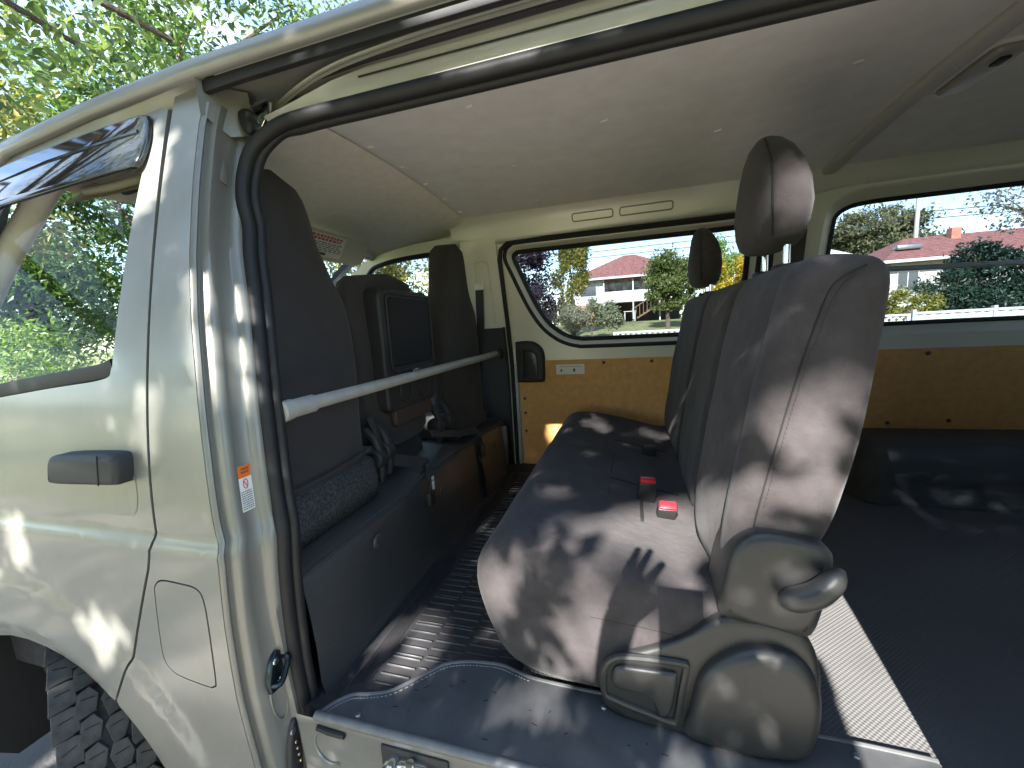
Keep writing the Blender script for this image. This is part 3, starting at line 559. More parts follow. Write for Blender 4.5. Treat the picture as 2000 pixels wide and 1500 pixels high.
# ---- floor
obj('van_floor', rbox(-1.0, 2.95, .055, 1.60, .52, .612, 0), M['carpet'], van)
flm = obj('load_mat', loft([[(x, y, .618+.004*mnoise.noise((x*3, y*3, 1))) for y in rng(.197, 1.60, .08)] for x in rng(.42, 2.95, .08)], False, False), M['vinylfloor'], van)
stp_edge = spline([(.075, .036), (.090, .062), (.115, .084), (.150, .094), (.190, .112), (.235, .160), (.270, .196), (.315, .214), (.36, .221), (.40, .222), (.44, .212), (.50, .203), (.7, .200), (1.0, .200), (1.15, .196)], 6)
step_poly = [(p.x, p.y) for p in stp_edge]+[(1.15, .030), (.070, .030)]
stp = obj('step_cover', puff(step_poly[::-1], .600, .631, .004, 'z', 2), M['stepvinyl'], van)
obj('edge_piping', tube([(p.x, p.y, .630) for p in stp_edge], .0045, 8), M['stepvinyl'], stp)
st_ = []
for i in range(0, len(stp_edge)-1):
    a = stp_edge[i]
    if a.x > .46: break
    b = stp_edge[i+1]; n_ = max(1, int((b-a).length/.006)); nn = Vector((-(b-a).y, (b-a).x)).normalized()
    for k in range(n_):
        p = a.lerp(b, (k+.2)/n_)-nn*.010; q = a.lerp(b, (k+.75)/n_)-nn*.010; st_.append(tube([(p.x, p.y, .6312), (q.x, q.y, .6312)], .0009, 5))
obj('edge_stitching', join(*st_), M['thread'], stp)['kind'] = 'stuff'
random.seed(8)
scf = []
for k in range(16):
    x, y, a = random.uniform(.2, .75), random.uniform(.045, .17), random.uniform(-.4, 1.2); l_ = random.uniform(.003, .012)
    scf.append(sweep([(x, y, .6311), (x+l_*math.cos(a), y+l_*math.sin(a), .6311)], [(-.0002, -.0009), (.0002, -.0009), (.0002, .0009), (-.0002, .0009)], up=(0, 0, 1)))
obj('scuff_marks', join(*scf), M['seamdark'], stp, False)['kind'] = 'stuff'
rivet = puff(circ(.006, 12), 0, .004, .003, 'z', 3)
r0 = obj('rivet', rivet, M['steel'], stp); r0.location = Vector((.303, .178, .631))-van.location
for x, y in ((.155, .046), (.62, .17), (.84, .06), (1.03, .175)): dup(r0, stp, (x, y, .631))
# sill trim strip
obj('sill_trim', tube([(.068, .030, .628), (.3, .030, .628), (1.16, .030, .628)], .0090, 12), mat('sill_grey', (.13, .13, .125), .42, var=.15, vscale=30, bump=('noise', 60, .15)), van)
obj('sill_face', loft([[(x, .028, .622), (x, .027, .612), (x, .030, .600), (x, .036, .45), (x, .030, .435), (x, -.02, .425), (x, -.03, .38), (x, -.02, .30)] for x in (.02, .3, .7, 1.16)], False, False), M['paint'], van)
obj('sill_pressing', tube([(.09+.035*math.cos(a), .0305, .560+.040*math.sin(a)) for a in [R_(60+k*15) for k in range(17)]], .003, 6), M['paint'], van)
obj('sill_grommet', tube([(.072, .026, .606), (.10, .024, .604), (.135, .026, .602)], .006, 8), M['rubber'], van)
lt = obj('step_latch', join(tube([(.245, .036, .578), (.245, .004, .578)], .016, 16), tube([(.245, .006, .578), (.245, -.006, .578)], .009, 12), rbox(.258, .315, .010, .034, .566, .592, .005), tube([(.285, .012, .560), (.285, .012, .600)], .008, 10), tube([(.31, .012, .580), (.335, .0, .572)], .006, 10)), M['chrome'], van)
obj('latch_housing', rbox(.215, .355, .024, .033, .53, .606, .004), M['plastic'], lt)
# wheel arch cover in the load bay
def arch_cover(x, s): return s
rings = []
for x in rng(1.50, 2.60, .05):
    e = min(1, max(0, (x-1.50)/.10))*min(1, max(0, (2.60-x)/.10)); e = math.sqrt(max(0, 1-(1-e)**2)); hz = .22*e+.004; wd = .27*min(1, .3+e*.7)
    sec = [(1.56, .618+hz), (1.56-wd*.35, .618+hz*1.0), (1.56-wd*.62, .618+hz*.96), (1.56-wd*.82, .618+hz*.84), (1.56-wd*.95, .618+hz*.62), (1.56-wd*1.0, .618+hz*.3), (1.56-wd*1.05, .618+hz*.06), (1.56-wd*1.14, .620)]
    rings.append([(x, y, z) for y, z in sec])
obj('wheel_arch_cover', loft(rings, False, False), M['vinyl'], van, ang=70)

# ---- engine cover box under the front seats
def box_top(y): return .886+.020*sstep(.50, .60, y)*sstep(1.02, .92, y)
ysb = rng(.085, 1.50, .035)
secs = []
for y in ysb:
    t = box_top(y); wv = .006*math.sin(y*9+.5)+.005*mnoise.noise((y*7, 2, 0))
    crease = .012*math.exp(-((y-.62)/.03)**2)
    secs.append([(.045, y, .612), (.034+wv*.3, y, .64), (.030+wv+crease, y, .72), (.024+wv, y, .80), (.018+wv*.5, y, t-.025), (.012, y, t-.008), (-.004, y, t), (-.06, y, t+.004+.004*mnoise.noise((y*6, 5, 0))), (-.14, y, t+.012), (-.30, y, t+.014), (-.60, y, t+.014)])
eb = obj('engine_cover', loft(secs, False, False), M['vinyl'], van, ang=80)
obj('cover_piping', tube([(.016, y, box_top(y)-.006) for y in ysb], .0035, 8), M['vinyl'], eb)
obj('cover_front', rbox(-.60, .0, .08, .088, .60, .88, .0), M['carpet'], eb)
btn = puff(circ(.020, 16), 0, .007, .006, 'x', 3)
b0 = obj('button', btn, M['vinyl'], eb); b0.location = Vector((.027, .19, .80))-van.location
for y, z in ((.335, .825), (.72, .80), (1.12, .79), (1.33, .79)): dup(b0, eb, (.024, y, z))
obj('cover_flap', loft([[(.030, y, .885-.1*0), (.036, y, .80), (.048, y, .70), (.05, y, .618)] for y in (1.10, 1.16, 1.2)], False, False), M['vinyl'], eb)
obj('corner_post', rbox(-.03, .05, 1.44, 1.47, .61, .86, .006), M['gplastic'], van)

# ---- front wheel, steered
whl = obj('wheel', loft([[Vector((.19*math.cos(a)*k, y, .19*math.sin(a)*k)) for a in [q*2*math.pi/28 for q in range(28)]] for y, k in ((-.02, .15), (-.03, .6), (-.055, .8), (-.07, 1.0), (.09, 1.0))]), M['steel'], van)
def tyre_ring(prof):
    n = 56; return loft([[Vector((r*math.cos(a), y, r*math.sin(a))) for y, r in prof] for a in [k*2*math.pi/n for k in range(n)]], True, False, True)
ty = obj('tyre', tyre_ring([(-.085, .195), (-.108, .215), (-.116, .25), (-.112, .285), (-.100, .312), (-.080, .324), (0, .328), (.080, .324), (.100, .312), (.112, .285), (.116, .25), (.108, .215), (.085, .195)]), M['tyre'], whl)
WM = Matrix.Translation(Vector((WX-.03, .135, WZ))) @ Matrix.Rotation(R_(-27), 4, 'Z')
whl.matrix_world = WM; whl.location = Vector((WX-.03, .135, WZ))-van.location; whl.rotation_euler = (0, 0, R_(-27))
ty.location = (0, 0, 0)
def block(poly):
    """a tread block: outline (angle deg, y) standing proud of the carcass"""
    rings = []
    for r, ins in ((.318, 0), (.3405, 0), (.3425, .0018)):
        q = [(a*.0063, y*1.10) for a, y in poly]; q = inset(q, ins); rings.append([Vector((r*math.cos(p[0]/.335), p[1], r*math.sin(p[0]/.335))) for p in q])
    return loft(rings)
random.seed(14)
shapes = []
for k in range(9):
    def j(a, y): return (a+random.uniform(-.5, .5), y+random.uniform(-.0018, .0018))
    shapes.append(block([[j(-4.6, -.016), j(-2.4, -.020), j(3.9, -.014), j(4.5, .006), j(1.6, .016), j(-4.0, .012)], [j(-4.6, -.010), j(1.4, -.017), j(4.6, -.009), j(4.2, .013), j(-.8, .018), j(-4.7, .010)], [j(-4.5, -.021), j(4.0, -.018), j(4.8, .008), j(3.6, .020), j(-3.8, .020), j(-4.6, .003)]][k % 3]))
for m_ in shapes: m_.shade_smooth(); m_.set_sharp_from_angle(angle=R_(35)); m_.materials.append(M['tyre'])
sipe = rbox(.3418, .3432, -.012, .012, -.0008, .0008, 0)
sipe.materials.append(M['seamdark'])
for row, (y, sh, off) in enumerate(((-.095, 2, 0), (-.058, 0, 4), (-.020, 1, 1), (.018, 0, 6), (.056, 1, 3), (.094, 2, 7))):
    for i in range(36):
        a = off+i*10
        aa = (a+180) % 360-180
        if not (-70 < aa < 95): continue          # the rest of the tread faces away into the arch
        o = bpy.data.objects.new('tread_block', shapes[sh+3*random.randint(0, 2)]); COL.objects.link(o); o.parent = whl; o.location = (0, y, 0); o.rotation_euler = (0, -R_(a), 0)
        o = bpy.data.objects.new('sipe', sipe); COL.objects.link(o); o.parent = whl; o.location = (0, y, 0); o.rotation_euler = (R_(random.uniform(-20, 20)), -R_(a+1), 0)
lf = obj('dead_leaf', puff([(q[0], q[1]) for q in circ(.012, 8, .007)], 0, .002, .001, 'x', 1), mat('dead_leaf', (.28, .15, .07), .8), None)
tag(lf, 'small dead brown leaf caught in the front tyre tread', 'leaf'); lf.location = WM @ Vector((.345*math.cos(R_(12)), -.04, .345*math.sin(R_(12)))); lf.rotation_euler = (0, R_(-12), R_(-27))

# ------------------------------------------------------------------ bench seat
def soft_loft(prof, y0, y1, r, n=26, dx=None, dz=None, steps=6, axis=None):
    """closed (x,z) profile run along y with both ends rounded by r; dx/dz(x,y,z) push points about"""
    if axis is None:
        cx = sum(p[0] for p in prof)/len(prof); cz = sum(p[1] for p in prof)/len(prof); axis = ((cx-.15, cz), (cx+.15, cz))
    A, B = Vector(axis[0]), Vector(axis[1])
    def shrink(p, d):
        p = Vector(p); t = min(1, max(0, (p-A).dot(B-A)/(B-A).length_squared)); c = A.lerp(B, t); v = c-p; l = v.length
        return p+v*min(.9, d/max(l, 1e-6))
    ys = [y0+r*(1-math.cos(R_(90*k/steps))) for k in range(steps)]+rng(y0+r, y1-r, (y1-y0-2*r)/n)+[y1-r*(1-math.cos(R_(90*k/steps))) for k in range(steps-1, -1, -1)]
    rings = []
    for y in ys:
        d = min(y-y0, y1-y); ins = 0 if d >= r else r*(1-math.sqrt(max(0, 1-(1-d/r)**2)))
        q = [shrink(p, ins) for p in prof] if ins > 1e-6 else prof
        rings.append([(p[0]+(dx(p[0], y, p[1]) if dx else 0), y, p[1]+(dz(p[0], y, p[1]) if dz else 0)) for p in q])
    for sgn, r0 in ((-1, rings[0]), (1, rings[-1])):
        extra = []
        for k, (d, h) in enumerate(((.02, .003), (.045, .005))):
            extra.append([(q.x, p[1]+sgn*h, q.y) for p in r0 for q in [shrink((p[0], p[2]), d)]])
        rings = list(reversed(extra))+rings if sgn < 0 else rings+extra
    return loft(rings)
bench = thing('bench_seat', 'dark fabric three place bench seat facing the front of the van', 'seat', (.75, .78, .62))
cush_prof = [(p.x, p.y) for p in spline([(.87, .885), (.80, .893), (.70, .915), (.60, .940), (.51, .957), (.445, .958), (.402, .942), (.372, .908), (.361, .865), (.368, .81), (.390, .745), (.425, .690), (.49, .658), (.60, .648), (.75, .646), (.87, .66)], 3, True)]
def cdz(x, y, z):
    if z < .84: return 0
    dip = -.010*sstep(.42, .52, x)*(math.exp(-((y-.45)/.17)**2)+math.exp(-((y-1.10)/.17)**2))
    g = -.006*math.exp(-((y-.78)/.012)**2)
    return dip+g+.004*mnoise.noise((x*9, y*9, 3))
cu = obj('cushion', soft_loft(cush_prof, .170, 1.395, .045, 40, None, cdz, axis=((.46, .815), (.80, .775))), M['fabric'], bench, ang=80)
back_prof = [(p.x, p.y) for p in spline([(.835, .885), (.826, .95), (.838, 1.05), (.862, 1.20), (.886, 1.32), (.903, 1.40), (.922, 1.437), (.955, 1.449), (.995, 1.446), (1.022, 1.437), (1.035, 1.415), (1.036, 1.375), (1.033, 1.33), (1.023, 1.24), (1.008, 1.13), (.988, 1.045), (.966, .993), (.93, .92)], 3, True)]
def bdx(x, y, z):
    if x > lerp(z, [.9, 1.45], [.90, .96]): return .004*mnoise.noise((y*6, z*6, 8))
    b = .016*math.exp(-((y-.50)/.018)**2)+.016*math.exp(-((y-.86)/.018)**2)+.010*math.exp(-((y-.235)/.012)**2)
    h = .012*math.exp(-((z-1.22)/.012)**2)*sstep(.50, .55, y)*sstep(.86, .80, y)
    return b+h-.010*math.exp(-((y-.37)/.10)**2)+.004*mnoise.noise((y*8, z*8, 5))
bk = obj('backrest', soft_loft(back_prof, .172, 1.400, .026, 60, bdx, None, axis=((.885, .95), (.972, 1.375))), M['fabric'], bench, ang=80)
def fx(z): return lerp(z, [.885, .95, 1.05, 1.20, 1.32, 1.40], [.835, .826, .838, .862, .886, .903])
obj('seam', tube(spline([(1.000, .1705, 1.428), (.962, .1690, 1.405), (.944, .1682, 1.360), (.918, .1680, 1.262), (.895, .1680, 1.16), (.874, .1685, 1.06), (.868, .1688, 1.025)], 5), .0014, 6), M['seamdark'], bk)
obj('seam', tube(spline([(fx(z)+.012, .192, z) for z in (1.40, 1.33, 1.25, 1.16, 1.06, .98)], 4), .0018, 6), M['seamdark'], bk)
obj('seam', tube(spline([(.60, .1655, .825), (.70, .1655, .818), (.80, .1655, .806)], 4), .0010, 6), M['seamdark'], cu)
stc = []
sp2 = spline([(.990, .1690, 1.418), (.968, .1675, 1.398), (.951, .1672, 1.355), (.925, .1670, 1.262), (.902, .1670, 1.16), (.881, .1675, 1.06)], 14)
for i in range(0, len(sp2)-1): stc.append(tube([sp2[i].lerp(sp2[i+1], .1), sp2[i].lerp(sp2[i+1], .7)], .0009, 5))
obj('top_stitch', join(*stc), M['thread2'], bk)['kind'] = 'stuff'
for y in (.60, .98): obj('seam', tube([(x, y, lerp(x, [.51, .60, .70, .80, .87], [.957, .940, .915, .893, .885])-.0035) for x in (.62, .70, .80)], .0016, 6), M['seamdark'], cu)
obj('seam', tube([(.62, y, .9335-.010*(math.exp(-((y-.45)/.17)**2)+math.exp(-((y-1.10)/.17)**2))) for y in rng(.24, 1.32, .06)], .0016, 6), M['seamdark'], cu)
def sup(hw, ht, n=28, e=2.6):
    o = []
    for k in range(n):
        a = 2*math.pi*k/n; c, s = math.cos(a), math.sin(a); o.append((ht*math.copysign(abs(c)**(2/e), c), hw*math.copysign(abs(s)**(2/e), s)))
    return o
def headrest(cx, cy, z0, nm):
    secs = [(0, .060, .022, .004), (.004, .090, .034, .002), (.016, .112, .044, 0), (.04, .126, .050, 0), (.075, .130, .054, .002), (.115, .120, .051, .004), (.150, .102, .045, .004), (.180, .078, .036, .002), (.200, .054, .026, .0), (.211, .032, .015, -.001), (.214, .010, .005, -.001)]
    h = obj('headrest', loft([[(cx+o+p[0]-.012*(dz/.21)**2, cy+p[1], z0+dz) for p in sup(hw, ht)] for dz, hw, ht, o in secs]), M['fabric'], bench, ang=80)
    path = [(cx+o-.030*(ht/.053)-.012*(dz/.21)**2, cy-hw*.985, z0+dz) for dz, hw, ht, o in secs[2:-2]]
    obj('seam', tube(spline([(p[0], p[1]+.004, p[2]) for p in path], 3), .0016, 6), M['seamdark'], h)
    for s in (-.065, .065): obj('post', tube([(cx+.012, cy+s, z0-.062), (cx+.012, cy+s, z0+.02)], .0065, 12), M['chrome'], h)
    for s in (-.065, .065): obj('post_guide', rbox(cx-.008, cx+.032, cy+s-.022, cy+s+.022, 1.446, 1.458, .004), M['plastic'], h)
    return h
headrest(.955, .445, 1.492, 'near'); headrest(.955, 1.205, 1.480, 'far')
# side covers
base_out = [(p.x, p.y) for p in spline([(.617, .672), (.616, .728), (.640, .758), (.70, .785), (.76, .818), (.80, .852), (.83, .868), (.90, .868), (.945, .850), (.964, .80), (.967, .74), (.958, .67), (.94, .645), (.88, .628), (.73, .626), (.64, .640)], 4, True)]
bc = obj('base_cover', puff(base_out, .27, .150, .009, 'y', 4, True), M['gplastic'], bench)
hump = [(p.x, p.y) for p in spline([(.766, .642), (.772, .700), (.785, .760), (.815, .802), (.86, .830), (.91, .832), (.946, .806), (.961, .76), (.960, .70), (.950, .662), (.928, .642), (.85, .634)], 4, True)]
obj('cover_hump', puff(hump, .155, .124, .015, 'y', 5, True), M['gplastic'], bc)
frame = [(p.x, p.y) for p in spline([(.624, .690), (.625, .735), (.645, .764), (.690, .773), (.755, .775), (.764, .768), (.757, .72), (.750, .668), (.742, .656), (.70, .664), (.645, .678)], 4, True)]
obj('handle_frame', tube([(q[0], .147, q[1]) for q in frame], .0065, 8, True), M['gplastic'], bc)
obj('pocket_shade_plate', puff(inset(frame, .003), .152, .1478, .001, 'y', 1), M['plastic'], bc)  # dark plate standing proud, coloured to look like a shaded recess
lev = [(p.x, p.y) for p in spline([(.637, .722), (.645, .748), (.670, .756), (.735, .758), (.749, .750), (.744, .705), (.737, .674), (.724, .667), (.714, .676), (.709, .702), (.690, .709), (.650, .706)], 4, True)]
obj('release_handle', puff(lev, .149, .137, .006, 'y', 4, True), M['gplastic'], bc)
rec = [(p.x, p.y) for p in spline([(.816, .880), (.820, .935), (.831, .985), (.852, 1.016), (.885, 1.027), (.94, 1.018), (.970, 1.000), (.966, .94), (.948, .860), (.91, .862), (.86, .872)], 4, True)]
rc = obj('recliner_cover', puff(rec, .24, .140, .011, 'y', 5, True), M['gplastic'], bench)
lp = []
for k in range(13):
    t = k/12; lp.append(((.896+.076*t+.004*math.sin(t*math.pi)), .128-.012*math.sin(t*math.pi*.9), .930+.062*t-.008*math.sin(t*math.pi)))
obj('cover_line', tube([(q[0], .1425, q[1]) for q in inset(rec, .016)], .0011, 5, True), M['seamdark'], rc)
obj('recline_lever', tube(lp, .019, 14, scale=[.45]+[.82]+[.95]+[1]*3+[.98, .95, .92, .88, .80, .62, .25]), M['gplastic'], rc)
# buckles on the cushion
def buckle(x, y, z, tilt, red):
    b = obj('buckle', rbox(-.022, .022, -.012, .012, -.035, .034, .005), M['gplastic'], bench); b.location = Vector((x, y, z))-bench.location; b.rotation_euler = tilt
    if red:
        r = obj('release_button', rbox(-.019, .019, -.010, .010, .030, .041, .003), M['red'], None); r.parent = b
    return b
buckle(.715, .525, .925, (R_(12), R_(4), R_(6)), True); b2 = buckle(.757, .455, .905, (R_(38), R_(2), R_(2)), True); buckle(.735, .90, .905, (R_(20), R_(3), R_(10)), False)
obj('belt_slot', tube([(.70, y, .908) for y in rng(.40, .60, .04)], .004, 6), M['seamdark'], cu)
# bench feet to the floor
for y in (.30, 1.25):
    obj('seat_leg', rbox(.50, .93, y-.02, y+.02, .612, .70, .006), M['plastic'], bench)

# ------------------------------------------------------------------ front seats
def seat_back(root, cy, secs, x0, tilt, th, nm='backrest'):
    zs = [s[0] for s in secs]; rings = []
    zz = rng(zs[0], zs[-1], .02)
    for z in zz:
        hw = lerp(z, zs, [s[1] for s in secs]); t = min(1, (zs[-1]-z)/.05); t = math.sqrt(max(.02, 1-(1-t)**2)); b = min(1, (z-zs[0])/.03); b = .7+.3*math.sqrt(max(0, 1-(1-b)**2))
        h = lerp(z, [zs[0], zs[-1]-.3, zs[-1]], [th, th*.95, th*.7])*t*b
        cx = x0-tilt*(z-zs[0])-h
        rings.append([(cx+p[0]+.003*mnoise.noise((p[1]*9, z*9, cy)), cy+p[1], z) for p in sup(hw*b, h, 32, 3.0)])
    return obj(nm, loft(rings), M['fabric2'], root, ang=80)
def smooth_secs(pts): 
    s = spline([(a, b, 0) for a, b in pts], 5); return [(p.x, max(.004, p.y)) for p in s]
ps = thing('passenger_seat', 'dark front seat nearest the open door, its back towards the camera', 'seat', (-.3, .285, .89))
seat_back(ps, .278, smooth_secs([(.975, .175), (1.03, .195), (1.15, .212), (1.30, .232), (1.40, .236), (1.47, .222), (1.53, .184), (1.61, .148), (1.68, .132), (1.73, .110), (1.752, .060), (1.760, .006)]), -.055, .07, .065)
obj('cover_hem', tube(spline([(-.056, .10, 1.035), (-.052, .20, 1.030), (-.052, .34, 1.034), (-.058, .46, 1.045)], 5), .004, 6), M['fabric2'], ps)
obj('seat_base', soft_loft([(p[0], p[1]) for p in [(-.05, .895), (-.040, .95), (-.052, 1.01), (-.085, 1.03), (-.50, 1.06), (-.55, 1.0), (-.55, .895)]][::-1], .092, .480, .035, 8), M['felt'], ps, ang=80)
ms = thing('middle_seat', 'dark middle front seat with a black fold down tray in its back', 'seat', (-.3, .72, .89))
seat_back(ms, .715, smooth_secs([(1.00, .165), (1.03, .178), (1.2, .190), (1.40, .198), (1.50, .198), (1.545, .180), (1.565, .120), (1.572, .010)]), -.075, .06, .060)
tr = obj('tray', puff(rrect(.325, .40, .030, 5, .735, 1.315), -.120, -.055, .012, 'x', 4), M['plastic'], ms)
obj('tray_panel', puff(rrect(.262, .225, .018, 5, .748, 1.375), -.058, -.049, .006, 'x', 4), mat('tray_black', (.012, .012, .013), .75, spec=.3), tr)
obj('tray_rim', tube([(-.052, q[0], q[1]) for q in rrect(.285, .250, .024, 6, .748, 1.372)], .004, 8, True), M['plastic'], tr)
obj('tray_latch', rbox(-.056, -.046, .725, .775, 1.215, 1.245, .004), M['gloss'], tr)
for y in (.68, .80): obj('cup_ring', tube([(-.054, y+.036*math.cos(a), 1.175+.036*math.sin(a)) for a in [k*2*math.pi/24 for k in range(24)]], .004, 8, True), M['plastic'], tr)
obj('tray_pocket', puff(rrect(.25, .062, .014, 4, .735, 1.095), -.075, -.058, .006, 'x', 3), mat('brown_pocket', (.045, .030, .024), .6), ms)
obj('seat_base', soft_loft([(-.11, .90), (-.12, .955), (-.15, .985), (-.50, 1.0), (-.55, .95), (-.55, .90)][::-1], .56, .88, .03, 8), M['fabric2'], ms, ang=80)
dsx = thing('driver_seat', 'dark driver seat farthest from the open door, beyond the tray', 'seat', (-.3, 1.23, .89))
seat_back(dsx, 1.225, smooth_secs([(.93, .185), (1.0, .205), (1.15, .225), (1.30, .235), (1.42, .232), (1.48, .205), (1.54, .165), (1.60, .150), (1.67, .142), (1.72, .125), (1.745, .085), (1.752, .010)]), -.035, .04, .060)
obj('seat_base', soft_loft([(-.05, .895), (-.04, .94), (-.085, .97), (-.50, 1.05), (-.55, 1.0), (-.55, .895)][::-1], 1.02, 1.44, .035, 8), M['fabric2'], dsx, ang=80)
def hinge(root, y, z0):
    h = obj('hinge', tube(spline([(-.10, y, z0+.10), (-.072, y, z0+.07), (-.058, y, z0+.03), (-.056, y, z0-.02), (-.062, y, z0-.06)], 5), .013, 10), M['plastic'], root)
    obj('hinge_cap', puff([(-.072+q[0], z0+.01+q[1]) for q in circ(.034, 18)], y+.012, y-.022, .010, 'y', 4), M['plastic'], root)
hinge(ps, .500, .985); hinge(ms, .545, .995); hinge(ms, .905, .985); hinge(dsx, 1.00, .985)
obj('hinge_arm', tube(spline([(-.09, .515, 1.12), (-.07, .512, 1.06), (-.06, .510, 1.0), (-.055, .505, .94)], 4), .010, 8), M['plastic'], ps)
# seat belts lying over the engine cover
def strap(name, root, pts, w, m=None):
    pts = spline(pts, 6); rings = []
    for i, p in enumerate(pts):
        a = pts[max(0, i-1)]; b = pts[min(len(pts)-1, i+1)]; t = (b-a).normalized(); n = Vector((1, 0, .5)) if abs(t.x) < .8 else Vector((0, 1, 0))
        s = (t.cross(Vector((.75, 0, .66))) if False else (Vector((.62, 0, -.78))-t*t.dot(Vector((.62, 0, -.78))))) if abs(t.z) < .75 else Vector((.25, -1, 0)); s.normalize(); u = s.cross(t).normalized()*.0012
        rings.append([p-s*w/2-u, p+s*w/2-u, p+s*w/2+u, p-s*w/2+u])
    return obj(name, loft(rings), m or M['fabric2'], root)
s1 = strap('belt_strap', ms, [(-.06, .565, .97), (-.035, .60, .955), (-.005, .66, .930), (.022, .655, .905), (.036, .630, .875), (.038, .615, .845)], .042)
obj('belt_tag', rbox(.0395, .0405, .628, .643, .845, .892, 0), M['white'], s1, False)
obj('belt_buckle', rbox(.028, .050, .592, .632, .800, .850, .006), M['plastic'], s1)
s2 = strap('belt_strap', ms, [(-.06, .83, .985), (-.04, .90, .965), (-.020, 1.02, .935), (.004, 1.12, .920), (.028, 1.135, .890), (.033, 1.128, .855)], .032)
obj('belt_buckle', rbox(.026, .044, 1.110, 1.145, .800, .856, .006), M['plastic'], s2)

# ------------------------------------------------------------------ bar across the doorway
bar = thing('cross_bar', 'pale grey round bar across the van behind the front seats', 'bar', (0, .8, 1.23))
obj('tube', tube([(0.005, .165, 1.229), (0.003, .8, 1.231), (0, 1.535, 1.234)], .0155, 18), M['bar'], bar)
obj('end_sleeve', tube([(0.010, .098, 1.2285), (0.010, .106, 1.2285), (.008, .135, 1.2287), (.006, .190, 1.229)], .0195, 18, scale=[1.18, 1.14, 1.0, 1.0]), M['bar'], bar)
obj('end_rivet', puff([(.009+q[0], .125+q[1]) for q in circ(.006, 10)], 1.244, 1.250, .003, 'z', 2), M['bar'], bar)
obj('end_socket', tube([(0, 1.500, 1.234), (0, 1.548, 1.234)], .030, 18), M['plastic'], bar)

# ------------------------------------------------------------------ ribbed rubber mat
rm = thing('floor_mat', 'black ribbed rubber mat on the floor in front of the bench', 'mat', (.24, .6, .612))
mpoly = [(.075, .088), (.15, .098), (.19, .118), (.235, .166), (.27, .202), (.315, .220), (.44, .222), (.44, 1.42), (.075, 1.42)]
obj('mat_base', puff(mpoly, .6125, .6195, .003, 'z', 2), M['matrubber'], rm)
ribs = []
def matlim(y): return lerp(y, [.088, .118, .166, .202, .222], [.10, .185, .228, .262, .44])
for c, (xa, xb) in enumerate(((.132, .205), (.212, .292), (.299, .372), (.378, .436))):
    k = 0; y = .128+.006*c
    while y < 1.40:
        k += 1
        xe = min(xb, matlim(y)-.012)
        if xe-xa > .02:
            ribs.append(rbox(xa, xe, y, y+.0032, .619, .6235, .001, 1))
            if k % 4 == 0: ribs.append(rbox(xa, xe, y+.009, y+.0122, .619, .6235, .001, 1)); y += .009
        y += .0245
obj('mat_ribs', join(*ribs), M['ribrubber'], rm)['kind'] = 'stuff'
bor = [rbox(.082+k*.006, .085+k*.006, .11+k*.004, 1.40, .619, .6212, 0) for k in range(7)]
obj('mat_border', join(*bor), M['matrubber'], rm)['kind'] = 'stuff'

# ------------------------------------------------------------------ rear seat belt on the pillar between the far windows
sb = obj('rear_belt_anchor', puff(rrect(.05, .06, .018, 4, 1.345, 1.70), yf(1.7)-.002, yf(1.7)-.035, .012, 'y', 3), M['visorcloth'], van)
obj('belt_webbing', loft([[(1.318, yf(1.68)-.034, 1.69), (1.372, yf(1.68)-.034, 1.69)], [(1.318, yf(1.4)-.034, 1.40), (1.372, yf(1.4)-.034, 1.40)], [(1.318, yf(1.1)-.034, 1.05), (1.372, yf(1.1)-.034, 1.05)]], False, False), mat('webbing', (.06, .055, .05), .8, bump=('noise', 300, .3)), sb)
obj('window_post', tube([(1.255, yf(z)-.012, z) for z in rng(1.25, 1.77, .06)], .012, 8), M['rubber'], van)

# ------------------------------------------------------------------ trees and plants
def leaf_mesh(pts, size, rnd, asp=.42, droop=0.0, jit=.35, fine=False):
    V = []; F = []
    for p in pts:
        d = Vector((rnd.gauss(0, 1), rnd.gauss(0, 1), rnd.gauss(0, 1)-droop)); d.normalize(); s = d.orthogonal().normalized(); s.rotate(Matrix.Rotation(rnd.uniform(0, 6.28), 3, d)); n = d.cross(s)
        l = size*rnd.uniform(1-jit, 1+jit); wd = l*asp*.5; i = len(V)
        if fine:
            c = n*l*.10
            V += [p-d*l*.5, p-d*l*.2+s*wd*.9+n*wd*.3, p+d*l*.15+s*wd*.75+n*wd*.2-c*.5, p+d*l*.5-c, p+d*l*.15-s*wd*.75+n*wd*.2-c*.5, p-d*l*.2-s*wd*.9+n*wd*.3, p-d*l*.15, p+d*l*.18-c*.5]
            F += [(i, i+1, i+6), (i+1, i+2, i+7, i+6), (i+2, i+3, i+7), (i+3, i+4, i+7), (i+4, i+5, i+6, i+7), (i+5, i, i+6)]
            continue
        V += [p-d*l*.5, p+s*wd+n*wd*.35, p+d*l*.5, p-s*wd+n*wd*.35]; F += [(i, i+1, i+2), (i, i+2, i+3)]
    return pydata(V, F)
def clump_pts(blobs, n, rnd, clumps=14, tight=.34, shell=.55):
    tot = sum(b[3]*b[4]*b[5] for b in blobs)**1.0; out = []
    for (cx, cy, cz, rx, ry, rz) in blobs:
        m = max(30, int(n*(rx*ry*rz)/tot)); cs = []
        for k in range(clumps):
            d = Vector((rnd.gauss(0, 1), rnd.gauss(0, 1), rnd.gauss(0, 1))).normalized()*rnd.uniform(shell, .95); cs.append((d, rnd.uniform(.6, 1.3)))
        for k in range(m):
            d, q = rnd.choice(cs); g = Vector((rnd.gauss(0, tight*.6), rnd.gauss(0, tight*.6), rnd.gauss(0, tight*.5)))*q+d
            out.append(Vector((cx+g.x*rx, cy+g.y*ry, cz+g.z*rz)))
    return out
BARK = mat('bark', (.11, .085, .065), .95, var=.35, vscale=9, bump=('noise', 18, .8, .03))
